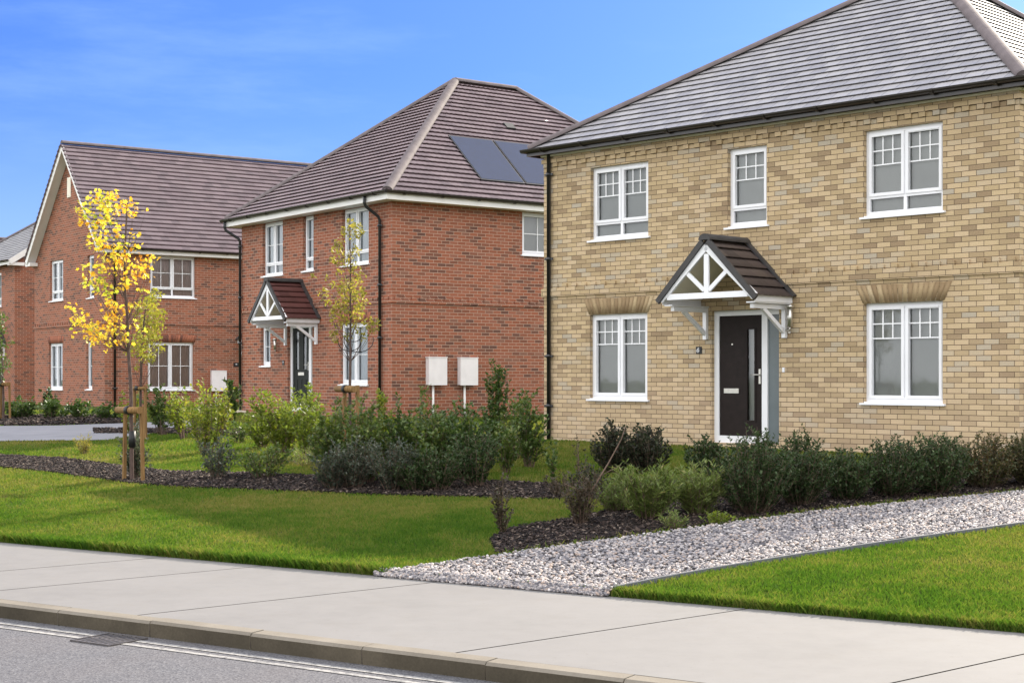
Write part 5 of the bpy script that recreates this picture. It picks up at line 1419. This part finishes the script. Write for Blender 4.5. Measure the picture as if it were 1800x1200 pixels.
# far plants against the gabled house and around the maple
G2 = 'shrubs against the gabled house'
sh('border_shrub', 'dark shrub in the far bed below the left gable window', 92, 738, 60, 34, 'leaf_mid', n=22, leaf=.09, habit='mound', dens=15, rb=(0, .7), group=G2)
sh('border_shrub', 'dark shrub in the far bed right of the gable window', 142, 738, 52, 32, 'leaf_mid', n=20, leaf=.09, habit='mound', dens=15, rb=(0, .6), group=G2)
sh('border_shrub', 'taller thin shrub against the gable under the window sill', 85, 735, 26, 46, 'leaf_dark', n=9, leaf=.09, habit='upright', dens=14, group=G2)
sh('border_shrub', 'dark shrub beside the left edge tree stake', 36, 738, 56, 36, 'leaf_mid', n=20, leaf=.09, habit='mound', dens=15, rb=(0, .6), group=G2)
sh('border_shrub', 'shrub in the far bed cut off by the left edge', -6, 738, 40, 40, 'leaf_mid', n=16, leaf=.09, habit='mound', dens=15, rb=(0, .6), group=G2)
sh('border_shrub', 'dark shrub in the far bed behind the stakes', 190, 740, 40, 30, 'leaf_mid', n=16, leaf=.09, habit='mound', dens=15, rb=(0, .6), group=G2)
sh('grass_clump', 'small yellowish sprig on the lawn before the grey path', 148, 802, 34, 36, 'leaf_sand', n=14, leaf=.05, shape='narrow', habit='spread', dens=26, cat='plant', group=G2)
sh('variegated_shrub', 'pale variegated shrub growing round the maple foot', 236, 846, 50, 96, 'leaf_grey', n=22, leaf=.045, habit='upright', dens=22, rb=(.2, 1), group=G1)
sh('low_shrub', 'small dark shrub in the shadowed far bed', 420, 782, 46, 40, 'leaf_mid', n=12, leaf=.06, habit='spread', dens=16, rb=(.2, 1), group=G1)

# ------------------------------------------------------------------ light
SUN_AZ, SUN_EL = R(36), R(30)      # azimuth to the right of straight ahead
sd_ = bpy.data.lights.new('sun', 'SUN'); sd_.energy = 4.8; sd_.angle = R(.5); sd_.color = (1.0, .90, .74)
so = bpy.data.objects.new('sun', sd_); col.objects.link(so)
sv = Vector((math.sin(SUN_AZ) * math.cos(SUN_EL), math.cos(SUN_AZ) * math.cos(SUN_EL), math.sin(SUN_EL)))
so.rotation_euler = sv.to_track_quat('Z', 'Y').to_euler(); so.location = sv * 60

w = bpy.data.worlds.new('World'); sc.world = w; w.use_nodes = True
T = w.node_tree; T.nodes.clear()
def wn(t_, **k):
    n_ = T.nodes.new(t_)
    for a, b in k.items(): setattr(n_, a, b)
    return n_
out = wn('ShaderNodeOutputWorld'); bg = wn('ShaderNodeBackground'); T.links.new(bg.outputs[0], out.inputs[0]); bg.inputs['Strength'].default_value = .12
tc = wn('ShaderNodeTexCoord'); gen = tc.outputs['Generated']
sky = wn('ShaderNodeTexSky', sky_type='NISHITA'); sky.sun_disc = False; sky.sun_elevation = SUN_EL; sky.sun_rotation = SUN_AZ
sky.air_density = 1.0; sky.dust_density = .6; sky.ozone_density = 2.0
# look a little higher into the sky dome so the low sky is clear blue
vm = wn('ShaderNodeVectorMath', operation='MULTIPLY_ADD'); T.links.new(gen, vm.inputs[0]); vm.inputs[1].default_value = (1, 1, 1.6); vm.inputs[2].default_value = (0, 0, .22)
vn = wn('ShaderNodeVectorMath', operation='NORMALIZE'); T.links.new(vm.outputs[0], vn.inputs[0]); T.links.new(vn.outputs[0], sky.inputs['Vector'])
def wmix(fac, a, b, blend='MIX'):
    n_ = wn('ShaderNodeMix', data_type='RGBA', blend_type=blend)
    for s_, v_ in ((n_.inputs[0], fac), (n_.inputs[6], a), (n_.inputs[7], b)):
        if isinstance(v_, bpy.types.NodeSocket): T.links.new(v_, s_)
        else: s_.default_value = (*v_, 1) if isinstance(v_, tuple) else v_
    return n_.outputs[2]
def wmr(v_, a, b, c, d, smooth=True):
    n_ = wn('ShaderNodeMapRange'); n_.interpolation_type = 'SMOOTHSTEP' if smooth else 'LINEAR'
    T.links.new(v_, n_.inputs[0])
    for i, q in enumerate((a, b, c, d)): n_.inputs[i + 1].default_value = q
    return n_.outputs[0]
tint = wmix(1.0, sky.outputs[0], (.36, .565, 1.0), 'MULTIPLY')
# thin streaky cirrus over the blue
mp = wn('ShaderNodeMapping'); T.links.new(gen, mp.inputs[0]); mp.inputs['Scale'].default_value = (3, 3, 14); mp.inputs['Rotation'].default_value = (0, R(12), 0)
n1 = wn('ShaderNodeTexNoise'); T.links.new(mp.outputs[0], n1.inputs['Vector']); n1.inputs['Scale'].default_value = 1.6; n1.inputs['Detail'].default_value = 7; n1.inputs['Roughness'].default_value = .6
cir = wmr(n1.outputs['Fac'], .48, .8, 0, .2)
sx = wn('ShaderNodeSeparateXYZ'); T.links.new(gen, sx.inputs[0])
hz_ = wmr(sx.outputs['Z'], .20, .0, 0, .95)
tint = wmix(hz_, tint, (2.15, 3.25, 5.4))
blue = wmix(cir, tint, (2.7, 3.9, 6.0))
# added bright cloud, unseen, over and behind the camera to fill the shaded fronts
dt = wn('ShaderNodeVectorMath', operation='DOT_PRODUCT'); T.links.new(gen, dt.inputs[0]); dt.inputs[1].default_value = (.10, .985, .12)
n2 = wn('ShaderNodeTexNoise'); T.links.new(gen, n2.inputs['Vector']); n2.inputs['Scale'].default_value = 4.5; n2.inputs['Detail'].default_value = 5
cl_ = wmix(n2.outputs['Fac'], (4.6, 5.2, 6.2), (14.6, 14.2, 13.8))
fm = wmr(dt.outputs['Value'], .86, .45, 0, 1)
T.links.new(wmix(fm, blue, cl_), bg.inputs['Color'])

sc.view_settings.view_transform = 'Standard'; sc.view_settings.look = 'None'
sc.view_settings.exposure = .95; sc.view_settings.gamma = 1; sc.view_settings.use_curve_mapping = False
sc.cycles.max_bounces = 8; sc.cycles.transparent_max_bounces = 8; sc.cycles.diffuse_bounces = 3
